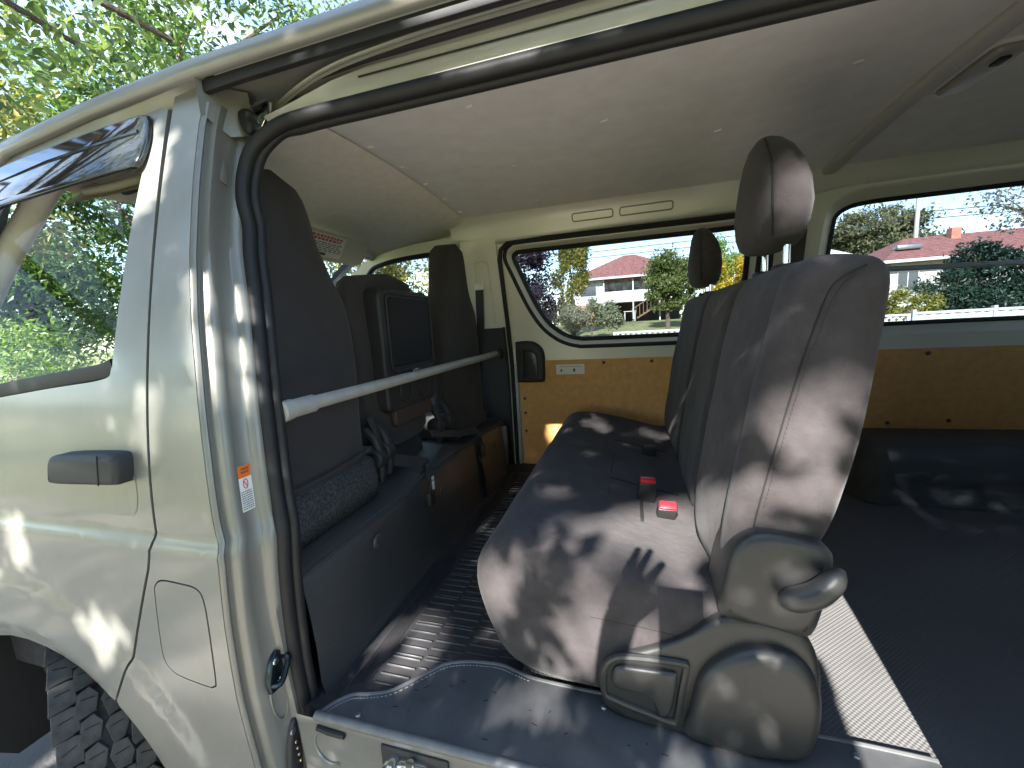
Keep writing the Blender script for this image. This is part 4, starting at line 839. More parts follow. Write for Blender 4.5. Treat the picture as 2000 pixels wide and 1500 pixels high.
def limb_mesh(base, top, r0, blobs, rnd, limbs=1, r1=None):
    base = Vector(base); top = Vector(top); ms = []
    mid = base.lerp(top, .5)+Vector((rnd.uniform(-.06, .06), rnd.uniform(-.06, .06), 0))*(top-base).length
    pts = spline([base, mid, top], 5); ms.append(tube(pts, r0, 8, scale=[1.25-.75*i/(len(pts)-1) for i in range(len(pts))]))
    for b in blobs:
        for k in range(limbs):
            e = Vector((b[0]+rnd.uniform(-.5, .5)*b[3], b[1]+rnd.uniform(-.5, .5)*b[4], b[2]+rnd.uniform(-.2, .6)*b[5])); s = pts[rnd.randint(5, len(pts)-1)]
            m_ = s.lerp(e, .5)+Vector((rnd.uniform(-.1, .1), rnd.uniform(-.1, .1), .10))*(e-s).length
            q = spline([s, m_, e], 5); ms.append(tube(q, r0*.42, 6, scale=[1-.82*i/(len(q)-1) for i in range(len(q))]))
    return join(*ms)
LM = {}
def lm(key, c1, c2, tr=.35):
    if key not in LM: LM[key] = leafmat('leaves_'+key, c1, c2, tr)
    return LM[key]
GREEN = ('green', (.030, .070, .014), (.090, .150, .030)); DARK = ('dark', (.012, .028, .012), (.035, .060, .022)); OLIVE = ('olive', (.075, .085, .045), (.16, .16, .08)); YEL = ('yellowgreen', (.12, .13, .02), (.26, .24, .04)); PURP = ('purple', (.020, .014, .030), (.055, .032, .05)); SILV = ('silver', (.13, .15, .09), (.26, .27, .18)); FLOW = ('yellow', (.30, .22, .02), (.55, .40, .03)); BLUE = ('bluegreen', (.015, .040, .030), (.035, .075, .05)); LIME = ('lime', (.10, .18, .03), (.20, .28, .06))
def tree(name, label, cat, base, top, r0, blobs, n, size, pal, seed, limbs=1, asp=.42, clumps=14, tight=.34, shell=.55, group=None, droop=0.0, stem='trunk', crown='crown', tr=.35):
    rnd = random.Random(seed); t = thing(name, label, cat, base, group)
    if r0 > 0: obj(stem, limb_mesh(base, top, r0, blobs, rnd, limbs), BARK, t)
    obj(crown, leaf_mesh(clump_pts(blobs, n, rnd, clumps, tight, shell), size, rnd, asp, droop), lm(*pal, tr), t, False)
    return t
# the tree whose branches hang over the front of the van
rnd = random.Random(11)
t = thing('overhanging_tree', 'broad leafed tree whose branches hang above the front of the van', 'tree', (-4.6, -3.2, 0))
ov = [(-1.75, 1.3, 3.1, .7, .9, .55), (-1.2, 1.7, 3.55, .7, .8, .45), (-2.4, 1.2, 3.0, .8, .9, .7), (-3.2, 1.0, 3.4, 1.0, 1.2, 1.0), (-4.2, -1.5, 5.0, 2.0, 2.0, 1.4), (-2.5, -.5, 5.2, 1.6, 1.6, .9), (-.6, 2.2, 4.3, .8, .8, .45), (-4.6, -3.6, 3.7, 1.6, 1.2, 1.2), (-6.2, -3.0, 3.2, 1.6, 1.2, 1.3)]
obj('trunk', limb_mesh((-4.6, -3.2, 0), (-4.0, -1.8, 4.2), .19, ov, rnd, 2), BARK, t)
obj('crown', leaf_mesh(clump_pts(ov, 12000, rnd, 18, .42, .25), .062, rnd, .46, .5, fine=True), lm('overhang', (.045, .080, .024), (.16, .20, .07), .5), t, False)
# trees in front of the van
tree('street_tree', 'tall dense green tree seen through the front door window', 'tree', (-17, 7.5, 0), (-16.5, 7.5, 5), .3, [(-16.5, 7.5, 5.5, 4, 3.5, 3.0), (-17, 6.0, 3.0, 3.2, 3, 2.0), (-14.5, 7.0, 2.6, 2.4, 2, 1.7), (-19, 9.5, 4.0, 3, 3, 2.5)], 15000, .24, GREEN, 21, 3, group='trees ahead of the van')
tree('street_tree', 'high green tree above the front roof edge, top left of the photo', 'tree', (-12, 8.5, 0), (-11.5, 8.5, 6), .28, [(-11.5, 8.5, 8.0, 3.2, 3, 2.6), (-9.5, 9.5, 9.5, 2.8, 3, 2.2), (-12.5, 7.0, 6.0, 2.4, 2.4, 1.8)], 12000, .20, GREEN, 22, 3, group='trees ahead of the van')
tree('street_tree', 'yellowish tree at the far left edge above the roof', 'tree', (-10, 3.2, 0), (-9.6, 3.2, 4), .22, [(-9.6, 3.0, 5.2, 2.0, 1.6, 1.6), (-9.2, 3.4, 4.0, 1.8, 1.6, 1.2), (-11, 2.6, 6.4, 2, 1.8, 1.5)], 9000, .13, ('yellowish', (.10, .11, .025), (.22, .21, .06)), 23, 3, group='trees ahead of the van')
tree('street_tree', 'thin leafed tree with sky showing through, above the roof rail', 'tree', (-6.5, 13, 0), (-6.2, 13, 8), .20, [(-6.0, 13, 11.5, 3.2, 3, 2.6), (-4.0, 12.5, 12.5, 2.8, 3, 2.4), (-2.4, 13.5, 13.5, 2.6, 2.5, 2.0), (-8, 13.5, 10.5, 2.5, 2.5, 2.2)], 9000, .17, OLIVE, 24, 5, clumps=30, tight=.5, group='trees ahead of the van')
tree('street_tree', 'bright green tree seen past the driver seat headrest', 'tree', (-7.6, 16, 0), (-7.6, 16, 2), .2, [(-7.6, 16, 3.6, 2.6, 2.5, 2.4), (-10.8, 15.5, 3.8, 2.6, 2.2, 2.4), (-5.4, 17, 3.2, 1.8, 2, 2.0)], 11000, .20, YEL, 25, 2, group='trees ahead of the van')
tree('street_tree', 'low pale green shrub under the trees in the front door window', 'shrub', (-11.5, 4.6, 0), (-11.5, 4.6, .8), .06, [(-11.5, 4.6, 1.0, 1.3, 1.2, 1.0), (-13.2, 5.2, 1.1, 1.4, 1.2, 1.1)], 5000, .13, LIME, 26, 2, stem='stem', crown='foliage')
# trees behind the camera: they shade the van and show in its paint
SUN_GAPS = [(.93, 1.175, .042, .020), (.88, 1.06, .050, .026), (.975, 1.07, .020, .035), (.94, 1.25, .028, .045), (.86, 1.22, .03, .03), (.955, 1.64, .045, .045), (.715, 1.03, .115, .10), (.40, .84, .05, .07), (.47, 1.06, .07, .045), (.60, .77, .05, .05), (.70, .80, .05, .05), (.55, 1.565, .17, .028), (.12, 1.70, .06, .05),
        (.95, .72, .045, .06), (1.10, .82, .105, .33), (.48, .60, .045, .035), (.56, 1.82, .20, .045), (-.57, .80, .035, .06), (-.14, 1.10, .022, .06), (.14, .69, .07, .025), (-.04, 1.25, .02, .14), (-.22, 1.62, .05, .10), (1.25, 1.3, .08, .2), (.20, .64, .06, .03), (-.35, .62, .05, .05)]  # openings cut in the unseen crown so sun patches land where wanted
def lit(p):
    """where a leaf's shadow falls on the plane of the door opening, and whether a gap shaped for the sun is cut there"""
    k = (.2-p.y)/SUN_DIR.y; x = p.x+SUN_DIR.x*k; z = p.z+SUN_DIR.z*k
    wx = .050*mnoise.noise((x*9, z*9, 2.0))+.030*mnoise.noise((x*24, z*24, 4.0)); wz = .050*mnoise.noise((x*9, z*9, 7.0))+.030*mnoise.noise((x*24, z*24, 9.0))
    return any(((x+wx-a)/(c+.028))**2+((z+wz-b_)/(d+.028))**2 < 1+.5*mnoise.noise((x*30, z*30, 1.0)) for a, b_, c, d in SUN_GAPS)
def shade_leaves(rnd, n, x0, x1, y0, y1, z0, z1, th=-.5, sc=1.0):
    out = []
    for k in range(n):
        p = Vector((rnd.uniform(x0, x1), rnd.uniform(y0, y1), rnd.uniform(z0, z1)))
        if mnoise.noise(p*sc+Vector((3.1, 7.7, 1.3))) > th and not lit(p): out.append(p)
    return out
rnd = random.Random(5)
t = thing('shade_tree', 'big spreading tree on the grass behind the photographer, outside the photo', 'tree', (-2.9, -7.4, 0))
obj('trunk', limb_mesh((-2.9, -7.4, 0), (-2.2, -7.0, 5.0), .24, [(-1.6, -2.5, 3.3, .3, .2, .3), (-4.5, -6.8, 5.5, 2, 1, 1.5), (-1.5, -6.4, 6.5, 1.2, 1, 1.5), (2.6, -6.8, 5.8, 2.2, 1, 1.4), (4.6, -6.6, 5.4, 1.0, 1, 1)], rnd, 2), BARK, t)
obj('crown', leaf_mesh(shade_leaves(rnd, 19000, -1.75, 2.5, -2.65, -2.15, 1.95, 3.75, -.50, 3.0)+shade_leaves(rnd, 9000, -1.9, -.30, -2.9, -2.15, 1.9, 3.75, -.6, 3.0), .075, rnd, .55), lm('shade', (.03, .06, .015), (.08, .13, .03), .3), t, False)  # low leaf slab out of view, placed and thinned for its dapple
obj('crown', leaf_mesh(shade_leaves(rnd, 9000, -8, -2.0, -8.5, -4.2, 3.6, 7.5, -.1, 1.0)+shade_leaves(rnd, 14000, 1.3, 6.5, -8.5, -4.2, 3.6, 7.5, -.35, 1.0)+shade_leaves(rnd, 5000, -2, 1.6, -8.5, -5.0, 5.6, 8.5, -.1, 1.0), .22, rnd, .5), lm('shade', (.03, .06, .015), (.08, .13, .03), .3), t, False)
for i, (x, y, h, s) in enumerate(((-9, -19, 8, 31), (-1.5, -26, 10, 32), (7, -22, 8, 33), (15, -17, 9, 34), (-18, -15, 9, 35))):
    tree('park_tree', ['round tree across the lawn behind the camera, left of centre', 'tall tree farthest across the lawn behind the camera', 'tree across the lawn behind the camera, right of the tallest', 'tree across the lawn behind the camera, far right', 'tree across the lawn behind the camera, far left'][i], 'tree', (x, y, 0), (x, y, h*.45), .3, [(x, y, h*.65, 3.2, 3, h*.33), (x+1.5, y+.5, h*.5, 2.2, 2, h*.22), (x-1.8, y, h*.52, 2.2, 2, h*.22)], 3200, .42, GREEN, s, 2, group='park trees behind the camera')

# across the road, seen through the far windows
tree('dark_tree', 'dark purple leafed tree at the left end of the far window', 'tree', (-3.2, 14.5, .3), (-3.2, 14.5, 2.2), .12, [(-3.2, 14.5, 3.4, 1.15, 1.1, 1.5), (-2.75, 14.3, 1.9, .8, .9, 1.1), (-3.7, 14.5, 2.0, 1.0, 1, 1.2)], 11000, .16, PURP, 41, 2)
tree('tall_conifer', 'tall narrow yellow green tree beside the red roofed house', 'tree', (-2.3, 22, .6), (-2.3, 22, 3), .12, [(-2.3, 22, 4.3, 1.0, 1.0, 1.5), (-2.1, 22, 5.6, .8, .8, 1.0), (-2.6, 21.8, 2.2, .35, .35, 1.4)], 12000, .18, YEL, 42, 1)
tree('silver_hedge', 'pale silver green hedge in front of the red roofed house', 'hedge', (-1.1, 20, .5), (-1.1, 20, 1.2), .05, [(-2.1, 20, 1.55, .6, .6, .65), (-1.3, 20.1, 1.75, .7, .6, .75), (-.4, 20, 1.6, .6, .6, .7), (.0, 19.9, 1.4, .4, .5, .55)], 10000, .14, SILV, 43, 1, stem='stem', crown='foliage')
tree('round_tree', 'dense round olive green tree between the house and the headrest', 'tree', (2.75, 24, .7), (2.75, 24, 2.3), .12, [(2.75, 24, 3.6, 1.3, 1.2, 1.25), (2.2, 24, 3.0, .9, 1, .75), (3.5, 24.2, 3.0, 1.0, 1, .85), (2.7, 24, 4.4, .8, .8, .6), (2.75, 23.8, 2.5, 1.25, 1, .8)], 16000, .17, ('roundtree', (.06, .09, .022), (.15, .18, .05)), 44, 2)
tree('flowering_bush', 'yellow flowering bush seen between the two headrests', 'bush', (6.0, 22, .6), (6.0, 22, 2), .07, [(6.3, 22, 2.6, 1.1, 1, 1.4), (5.4, 22.3, 3.4, .8, .8, 1.0), (7.2, 22, 3.0, .9, .9, 1.3)], 8000, .17, FLOW, 45, 2, stem='stem', crown='foliage')
tree('garden_tree', 'fresh green tree behind the yellow flowering bush', 'tree', (5.4, 27, .9), (5.4, 27, 3.0), .12, [(5.4, 27, 4.6, 1.5, 1.3, 1.4), (7.0, 27, 3.6, 1.4, 1.2, 1.3)], 9000, .20, LIME, 46, 2)
tree('gum_tree', 'wide spreading grey green tree behind the houses in the rear window', 'tree', (27, 56, 1.2), (27, 56, 7), .5, [(27, 56, 9.6, 4.2, 4, 2.6), (23.8, 56, 8.4, 2.8, 3, 2.0), (30.6, 56, 7.9, 2.8, 3, 1.9), (25.5, 55, 7.2, 3, 3, 1.6)], 16000, .46, OLIVE, 47, 4, clumps=22)
tree('distant_tree', 'blue green tree just left of the wide spreading tree', 'tree', (20, 60, 1.2), (20, 60, 6), .4, [(20.0, 60, 9.4, 3.0, 3, 2.8), (17.5, 60, 8, 2, 2, 2.2)], 8000, .46, ('haze', (.06, .09, .07), (.12, .15, .11)), 48, 2)
tree('dark_conifer', 'dark blue green conifer before the white house in the rear window', 'tree', (11.9, 17, .4), (11.9, 17, 1.6), .10, [(11.9, 17, 2.6, .8, .8, .8), (11.2, 17, 1.9, .8, .8, .7), (12.5, 17.1, 1.8, 1.0, .9, .9), (11.8, 17, 1.1, 1.3, .9, .7)], 14000, .14, BLUE, 49, 2)
tree('garden_shrub', 'sunny yellow green shrub behind the lattice fence', 'shrub', (8.3, 13.6, .2), (8.3, 13.6, 1.0), .03, [(8.0, 13.6, 1.35, .45, .4, .42), (8.7, 13.7, 1.25, .35, .3, .45), (7.7, 13.5, 1.1, .35, .3, .35)], 1800, .10, YEL, 50, 2, stem='stem', crown='foliage')
tree('bare_branched_tree', 'thin grey tree with hanging branches at the upper right of the rear window', 'tree', (13.2, 15.5, .3), (12.6, 15.4, 3.4), .10, [(11.0, 15, 4.1, .9, .6, .45), (11.6, 15.2, 3.5, .7, .5, .4), (12.4, 15.4, 4.6, .9, .7, .6)], 1100, .12, ('greygreen', (.10, .10, .085), (.19, .18, .15)), 51, 4, clumps=10, tight=.45)
tree('house_shrub', 'small grey green shrub below the white house wall', 'shrub', (15.0, 24, .9), (15, 24, 1.5), .05, [(15.0, 24, 2.0, 1.2, .8, .7), (13.8, 24, 1.7, .9, .7, .6)], 2200, .15, SILV, 52, 2, stem='stem', crown='foliage')
# a far wood closing the horizon
rnd = random.Random(9); fb = []
for k in range(64):
    a = k/64*2*math.pi; r = rnd.uniform(95, 130); fb.append((r*math.cos(a), r*math.sin(a), rnd.uniform(3, 5), rnd.uniform(6, 10), rnd.uniform(6, 10), rnd.uniform(3.5, 6)))
tag(obj('far_wood', leaf_mesh(clump_pts(fb, 26000, rnd, 10, .4), 1.3, rnd, .7), lm('farwood', (.04, .065, .03), (.10, .12, .06)), smooth=False), 'far off mass of trees along the horizon', 'wood', kind='stuff')
# spiky leaved plant by the bush
rnd = random.Random(77); V = []; F = []
pl = thing('spiky_plant', 'grey green plant with long arching leaves below the headrests', 'plant', (4.45, 19, .5))
for k in range(26):
    a = rnd.uniform(0, 6.28); el = rnd.uniform(.5, 1.4); L_ = rnd.uniform(1.3, 2.0); d = Vector((math.cos(a)*math.cos(el), math.sin(a)*math.cos(el), math.sin(el)))
    p0 = Vector((4.45, 19, .7)); pts = [p0+d*L_*t+Vector((0, 0, -.45*t*t*math.cos(el)*L_)) for t in (0, .33, .66, 1)]
    s_ = d.cross(Vector((0, 0, 1))).normalized()
    V = []; F = []
    for i, (p, wd) in enumerate(zip(pts, (.05, .10, .08, .005))): V += [p-s_*wd, p+Vector((0, 0, -.02)), p+s_*wd]
    for i in range(3): F += [(3*i, 3*i+1, 3*i+4, 3*i+3), (3*i+1, 3*i+2, 3*i+5, 3*i+4)]
    obj('leaf', pydata(V, F), lm('spiky', (.16, .20, .15), (.26, .30, .24), .2), pl)

# ------------------------------------------------------------------ houses across the road
M['tile'] = mat('roof_tiles', (.13, .045, .038), .85, hue=(.25, .11, .095), vscale=5, bump=('twill', 20, .6, .03, ((0, 0, 0), (1, 1, 0))))
M['wallwhite'] = mat('white_boards', (.50, .50, .485), .7, var=.04, vscale=3, bump=('twill', 28, .3, .01, ((2, 2, 0),)))
M['brick'] = mat('red_brick', (.30, .11, .075), .9, hue=(.46, .22, .15), vscale=9)
M['pane'] = mat('house_pane', (.05, .06, .07), .08, spec=.8)
M['trim'] = mat('white_trim', (.50, .50, .49), .5)
M['wood'] = mat('brown_timber', (.14, .085, .05), .7, var=.2)
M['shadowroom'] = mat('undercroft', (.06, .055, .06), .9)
def house(label, loc): return thing('house', label, 'house', loc)
def hip(x0, x1, y0, y1, z0, rx0, rx1, ry, rz, th=.18):
    V = [(x0, y0, z0), (x1, y0, z0), (x1, y1, z0), (x0, y1, z0), (rx0, ry, rz), (rx1, ry, rz)]
    V2 = [(x, y, z-th) for x, y, z in V[:4]]
    return fixn(pydata(V+V2, [(0, 1, 5, 4), (1, 2, 5), (2, 3, 4, 5), (3, 0, 4), (0, 1, 7, 6), (1, 2, 8, 7), (2, 3, 9, 8), (3, 0, 6, 9), (6, 7, 8, 9)]))
def hwin(h, x0, x1, y, z0, z1, mull=1):
    f = obj('window', join(rbox(x0-.06, x1+.06, y-.06, y-.01, z0-.06, z0, .0), rbox(x0-.06, x1+.06, y-.06, y-.01, z1, z1+.06, 0), rbox(x0-.06, x0, y-.055, y-.01, z0, z1, 0), rbox(x1, x1+.06, y-.055, y-.01, z0, z1, 0), *[rbox(x0+(x1-x0)*k/(mull+1)-.025, x0+(x1-x0)*k/(mull+1)+.025, y-.05, y-.01, z0, z1, 0) for k in range(1, mull+1)]), M['trim'], h, False)
    obj('pane', rbox(x0, x1, y-.03, y-.005, z0, z1, 0), M['pane'], f, False)
h1 = house('two storey white house with a red tiled roof and a balcony', (0.5, 38, 1.25))
obj('wall', rbox(-4.1, -1.6, 37.6, 45, 1.0, 5.15, 0), M['wallwhite'], h1, False)
obj('wall', rbox(-1.6, 5.2, 39.2, 45, 3.1, 5.15, 0), M['wallwhite'], h1, False)
obj('brick_base', rbox(-4.16, -1.54, 37.54, 45, 1.0, 2.9, 0), M['brick'], h1, False)
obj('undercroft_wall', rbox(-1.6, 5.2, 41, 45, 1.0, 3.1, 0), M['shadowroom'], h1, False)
rf = obj('roof', hip(-4.6, 5.7, 36.9, 46, 5.22, .2, 1.2, 41.4, 7.55), M['tile'], h1, False)
obj('gutter', rbox(-4.66, 5.76, 36.82, 36.92, 5.02, 5.20, .02), M['trim'], rf, False)
obj('balcony', join(rbox(-1.55, 5.2, 37.3, 39.2, 2.98, 3.14, 0), rbox(-1.55, 5.2, 37.3, 37.38, 3.14, 3.95, 0)), M['trim'], h1, False)
for x in (-1.5, 1.0, 3.2, 5.1): obj('post', rbox(x-.05, x+.05, 37.28, 37.40, 1.2, 5.1, 0), M['trim'], h1, False)
hwin(h1, -1.2, .1, 39.2, 3.9, 4.85); hwin(h1, .5, 1.5, 39.2, 3.9, 4.85); hwin(h1, 2.0, 3.0, 39.2, 3.9, 4.85); hwin(h1, -3.6, -2.2, 37.6, 3.7, 4.8, 0)
for k in range(10):
    x = 3.6-k*.28; z = 2.95-k*.17; obj('stair_tread', rbox(x-.16, x+.14, 35.9, 37.0, z-.04, z+.02, 0), M['wood'], h1, False)
obj('stair_rail', join(tube([(3.7, 35.9, 4.0), (1.0, 35.9, 2.3)], .05, 6), tube([(3.7, 35.9, 2.9), (.9, 35.9, 1.25)], .07, 6), *[tube([(3.6-.3*k, 35.9, 2.9-.18*k), (3.6-.3*k, 35.9, 3.95-.18*k)], .03, 5) for k in range(10)]), M['wood'], h1)
tag(obj('garden_table', join(rbox(.2, 1.2, 34.8, 35.5, 2.05, 2.10, .01), *[rbox(x-.03, x+.03, y-.03, y+.03, 1.25, 2.05, 0) for x in (.3, 1.1) for y in (34.9, 35.4)]), M['trim'], smooth=False), 'white garden table under the balcony of the red roofed house', 'table')
h2 = house('low white house with a red tiled roof in the rear window', (20, 33, .9))
obj('wall', rbox(16.3, 29, 31, 38, .8, 4.0, 0), M['wallwhite'], h2, False)
rf = obj('roof', hip(15.6, 30, 30.2, 39, 4.05, 18.6, 26.5, 34.4, 5.75), M['tile'], h2, False)
obj('gutter', rbox(15.5, 30.05, 30.10, 30.22, 3.85, 4.03, .02), M['trim'], rf, False)
obj('chimney', rbox(20.6, 21.1, 33.4, 33.9, 5.2, 6.05, .02), M['brick'], rf, False)
hwin(h2, 16.7, 17.7, 31, 2.2, 3.3); hwin(h2, 19.5, 21.0, 31, 2.2, 3.3); hwin(h2, 23.5, 25.2, 31, 2.2, 3.3)
obj('solar_heater', rbox(16.9, 18.2, 31.6, 32.2, 4.75, 5.05, .08), M['steel'], h2)
h3 = house('brick house gable with a white fascia just left of the white house', (10.6, 27, .9))
obj('wall', fixn(pydata([(x, y, z) for y in (26.4, 33) for x, z in ((8.2, .8), (12.4, .8), (12.4, 3.95), (10.0, 4.75), (8.2, 5.3))], [(0, 1, 2, 3, 4), (5, 6, 7, 8, 9), (0, 1, 6, 5), (1, 2, 7, 6), (2, 3, 8, 7), (3, 4, 9, 8), (4, 0, 5, 9)])), M['brick'], h3, False)
obj('roof', fixn(pydata([(x, y, z) for y in (26.0, 33.5) for x, z in ((8.0, 5.30), (13.1, 3.62), (13.1, 3.85), (8.0, 5.55))], [(0, 1, 2, 3), (4, 5, 6, 7), (0, 1, 5, 4), (1, 2, 6, 5), (2, 3, 7, 6), (3, 0, 4, 7)])), M['trim'], h3, False)
# power pole with wires
pp = thing('power_pole', 'pale power pole with wires rising behind the houses', 'pole', (24.9, 45, 1.2))
obj('post', tube([(24.9, 45, 1.2), (24.9, 45, 12.6)], .16, 10), M['bar'], pp); obj('cross_arm', rbox(23.9, 25.9, 44.92, 45.08, 11.6, 11.75, .02), M['wood'], pp)
for k, (dz, dx) in enumerate(((0, -.9), (0, .9), (-2.6, 0), (-3.2, 0))):
    z = 11.8+dz; obj('wire', tube([(24.9+dx+s, 45+.0*s, z-.9*(1-((s-30)/30)**2)*.5 if s > 0 else z-.45*(1-((s+30)/30)**2)) for s in (-60, -45, -30, -15, 0, 15, 30, 45, 60)], .035, 5), M['seamdark'], pp)
# front fences
fen = mat('fence_steel', (.42, .47, .43), .55, var=.06, vscale=2)
def lattice(x0, x1, y, z0, z1, label):
    f = thing('lattice_fence', label, 'fence', ((x0+x1)/2, y, z0))
    obj('frame', join(rbox(x0, x1, y-.03, y+.03, z1-.05, z1, 0), rbox(x0, x1, y-.03, y+.03, z0, z0+.10, 0), rbox(x0, x0+.07, y-.04, y+.04, z0, z1, 0), rbox(x1-.07, x1, y-.04, y+.04, z0, z1, 0)), M['trim'], f, False)
    h = z1-z0-.15; a, b = z0+.10, z1-.05
    sl_ = []
    n = int((x1-x0+h)/.15)
    for k in range(n):
        for sg in (1, -1):
            xa = x0-h+k*.15 if sg > 0 else x0+k*.15; xb = xa+h if sg > 0 else xa-h
            za, zb = a, b
            def clipx(X, xa, za, xb, zb): t = (X-xa)/(xb-xa); return X, za+(zb-za)*t
            if min(xa, xb) < x0:
                if xa < x0 and xb < x0: continue
                if xa < x0: xa, za = clipx(x0, xa, za, xb, zb)
                else: xb, zb = clipx(x0, xa, za, xb, zb)
            if max(xa, xb) > x1:
                if xa > x1 and xb > x1: continue
                if xa > x1: xa, za = clipx(x1, xa, za, xb, zb)
                else: xb, zb = clipx(x1, xa, za, xb, zb)
            if abs(xa-xb) < .03: continue
            s = obj('slat', sweep([(xa, y+.006*sg, za), (xb, y+.006*sg, zb)], [(-.022, -.004), (.022, -.004), (.022, .004), (-.022, .004)], up=(0, 0, 1)), M['trim'], f, False)
    return f
lattice(.2, 2.7, 12, .25, 1.04, 'white lattice fence panel below the red roofed house window view')
lattice(5.9, 7.35, 12, .35, 1.13, 'white lattice fence panel beside the pale green steel fence')
pf = thing('steel_fence', 'pale green steel fence along the front of the right hand garden', 'fence', (10.2, 12, .2))
for k in range(4):
    x = 7.42+k*1.55; obj('post', rbox(x-.035, x+.035, 11.95, 12.05, .1, 1.22, 0), fen, pf, False)
    if k < 4:
        ms_ = []
        sec = []
        for j in range(17): sec.append((x+.035+(1.48)*j/16, 12+(.018 if j % 2 else -.018)))
        obj('sheet', loft([[(a, b, z) for a, b in sec] for z in (.15, 1.10)], False, False), fen, pf, False); obj('cap_rail', rbox(x+.035, x+1.515, 11.97, 12.03, 1.10, 1.16, 0), fen, pf, False)
hf = thing('timber_fence', 'brown timber paling fence right of the dark conifer', 'fence', (15.5, 18, .4))
for k in range(16): obj('paling', rbox(13.6+k*.2, 13.78+k*.2, 18-.01*(k % 2), 18.02, .4, 2.05, 0), M['wood'], hf, False)

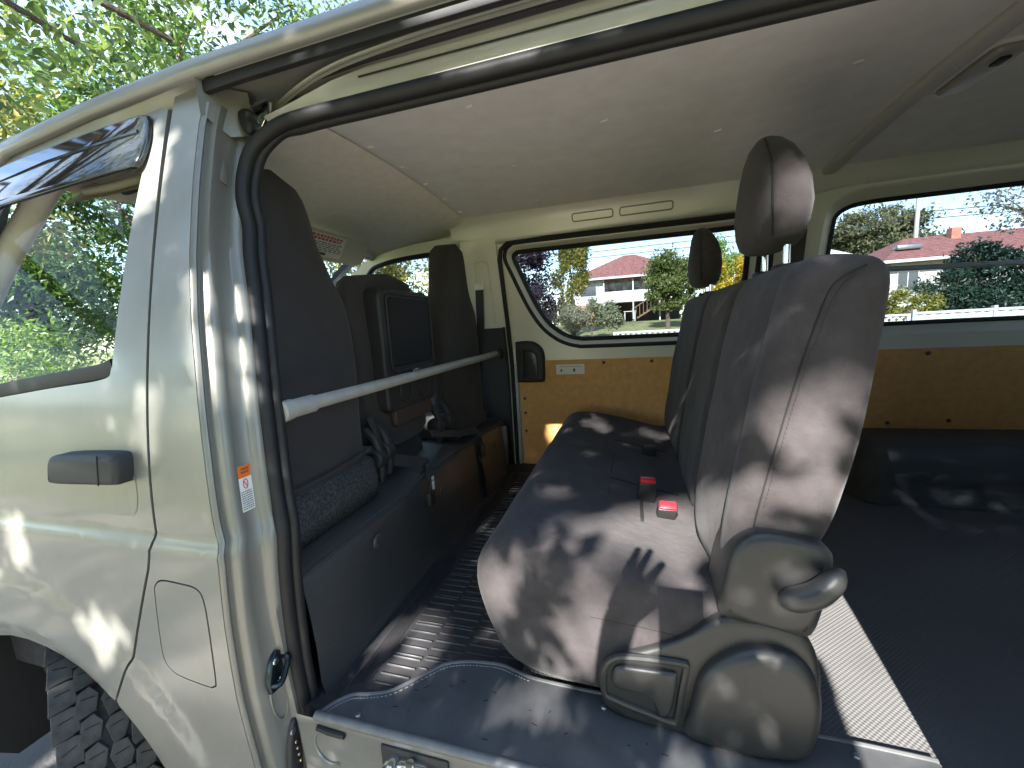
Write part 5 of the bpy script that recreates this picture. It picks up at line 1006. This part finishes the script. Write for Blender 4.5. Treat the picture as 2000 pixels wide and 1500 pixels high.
# ------------------------------------------------------------------ the person taking the picture (only a shadow reaches the frame)
def person():
    J = {}; E_ = []; RAD = []
    P = []
    def v(name, co, r):
        J[name] = len(P); P.append(co); RAD.append(r)
    def e(a, b): E_.append((J[a], J[b]))
    def chain(start, items):
        prev = start
        for nm, co, r in items: v(nm, co, r); e(prev, nm); prev = nm
    v('pelvis', (.97, -1.24, .95), (.15, .12))
    chain('pelvis', [('waist', (.96, -1.24, 1.08), (.135, .10)), ('chest', (.95, -1.22, 1.28), (.155, .11)), ('neck0', (.94, -1.20, 1.42), (.075, .065)), ('neck', (.935, -1.18, 1.47), (.05, .05)), ('head0', (.925, -1.15, 1.54), (.070, .08)), ('head1', (.92, -1.14, 1.62), (.075, .09)), ('head2', (.918, -1.145, 1.69), (.05, .06))])
    chain('chest', [('ls', (.785, -1.20, 1.36), (.062, .06)), ('le', (.60, -1.00, 1.16), (.043, .043)), ('lw', (.53, -.70, 1.27), (.028, .024)), ('lp', (.562, -.625, 1.345), (.034, .016)), ('lk', (.582, -.595, 1.385), (.030, .013))])
    chain('chest', [('rs', (1.115, -1.20, 1.36), (.062, .06)), ('re', (1.16, -1.00, 1.12), (.043, .043)), ('rw', (.90, -.70, 1.20), (.028, .024)), ('rp', (.815, -.625, 1.255), (.034, .016)), ('rk', (.78, -.60, 1.285), (.028, .013))])
    chain('pelvis', [('lh', (.88, -1.24, .90), (.095, .10)), ('lkn', (.87, -1.20, .50), (.058, .06)), ('lan', (.87, -1.24, .10), (.038, .042)), ('lt', (.86, -1.08, .045), (.042, .032))])
    chain('pelvis', [('rh', (1.06, -1.24, .90), (.095, .10)), ('rkn', (1.07, -1.20, .50), (.058, .06)), ('ran', (1.07, -1.24, .10), (.038, .042)), ('rt', (1.09, -1.08, .045), (.042, .032))])
    f = .0088
    for k, (a, b, c) in enumerate((((.607, -.585, 1.400), (.632, -.572, 1.424), (.648, -.565, 1.446)), ((.598, -.580, 1.415), (.612, -.568, 1.446), (.622, -.560, 1.472)), ((.582, -.585, 1.420), (.592, -.574, 1.452), (.598, -.568, 1.478)), ((.574, -.600, 1.412), (.582, -.592, 1.440), (.588, -.586, 1.460)))):
        chain('lk', [('lf%da' % k, a, (f, f)), ('lf%db' % k, b, (f, f)), ('lf%dc' % k, c, (f*.8, f*.8))])
    chain('lp', [('lta', (.600, -.600, 1.352), (.011, .011)), ('ltb', (.632, -.578, 1.368), (.010, .010)), ('ltc', (.655, -.566, 1.378), (.008, .008))])
    for k, (a, b, c) in enumerate((((.765, -.585, 1.315), (.752, -.570, 1.340), (.735, -.564, 1.352)), ((.757, -.585, 1.300), (.738, -.570, 1.318), (.722, -.566, 1.325)), ((.752, -.588, 1.284), (.734, -.574, 1.294), (.720, -.570, 1.298)), ((.752, -.592, 1.268), (.737, -.582, 1.272), (.727, -.578, 1.274)))):
        chain('rk', [('rf%da' % k, a, (f, f)), ('rf%db' % k, b, (f, f)), ('rf%dc' % k, c, (f*.8, f*.8))])
    chain('rp', [('rta', (.785, -.585, 1.262), (.011, .011)), ('rtb', (.758, -.572, 1.262), (.009, .009))])
    P = [(x-.10*sstep(-.80, -1.05, y), y, z) for x, y, z in P]
    me = bpy.data.meshes.new('person'); me.from_pydata(P, E_, []); o = bpy.data.objects.new('body_build', me); COL.objects.link(o)
    md = o.modifiers.new('Skin', 'SKIN'); md.use_smooth_shade = True
    sk = me.skin_vertices[0].data
    for i, r in enumerate(RAD): sk[i].radius = r
    sk[0].use_root = True
    sb_ = o.modifiers.new('Sub', 'SUBSURF'); sb_.levels = 2; sb_.render_levels = 2
    dg = bpy.context.evaluated_depsgraph_get(); out = bpy.data.meshes.new_from_object(o.evaluated_get(dg)); bpy.data.objects.remove(o)
    skin = mat('skin', (.42, .26, .19), .5); shirt = mat('grey_shirt', (.10, .11, .13), .9, bump=('noise', 40, .2)); trous = mat('dark_trousers', (.03, .035, .05), .9); hair = mat('brown_hair', (.04, .025, .015), .6); shoe = mat('shoe', (.03, .03, .03), .5)
    out.materials.clear()
    for m_ in (skin, shirt, trous, hair, shoe): out.materials.append(m_)
    for p in out.polygons:
        c = p.center
        if c.z < .085: k = 4
        elif c.z < .98 and c.y < -1.0: k = 2
        elif c.z > 1.45: k = 3 if (c.z > 1.66 or c.y < -1.17) else 0
        elif c.y > -.86: k = 0
        else: k = 1
        p.material_index = k; p.use_smooth = True
    b = bpy.data.objects.new('person', out); COL.objects.link(b)
    tag(b, 'person in a grey shirt holding up a phone behind the camera, casting the hand shadow', 'person')
    # face
    for nm, me2, m_ in (('nose', loft([[(.916+q[0]*s_, y, 1.615+q[1]*s_-.006) for q in circ(.014, 8, .022)] for y, s_ in ((-1.062, 1), (-1.045, .7), (-1.034, .3))]), skin), ('mouth', tube([(.895, -1.064, 1.573), (.916, -1.056, 1.571), (.937, -1.064, 1.573)], .005, 6), mat('lips', (.35, .12, .10), .5)), ('eye', tube([(.888, -1.070, 1.640), (.888, -1.058, 1.640)], .010, 8), M['ink']), ('eye', tube([(.944, -1.070, 1.640), (.944, -1.058, 1.640)], .010, 8), M['ink']), ('ear', rbox(.842, .856, -1.16, -1.125, 1.59, 1.65, .006), skin), ('ear', rbox(.982, .996, -1.16, -1.125, 1.59, 1.65, .006), skin)):
        for v_ in me2.vertices: v_.co.x -= .10
        obj(nm, me2, m_, b)
    ph = tag(obj('phone', rbox(.640, .716, -.562, -.553, 1.240, 1.390, .004), M['gloss']), 'black phone held up behind the camera', 'phone')
person()
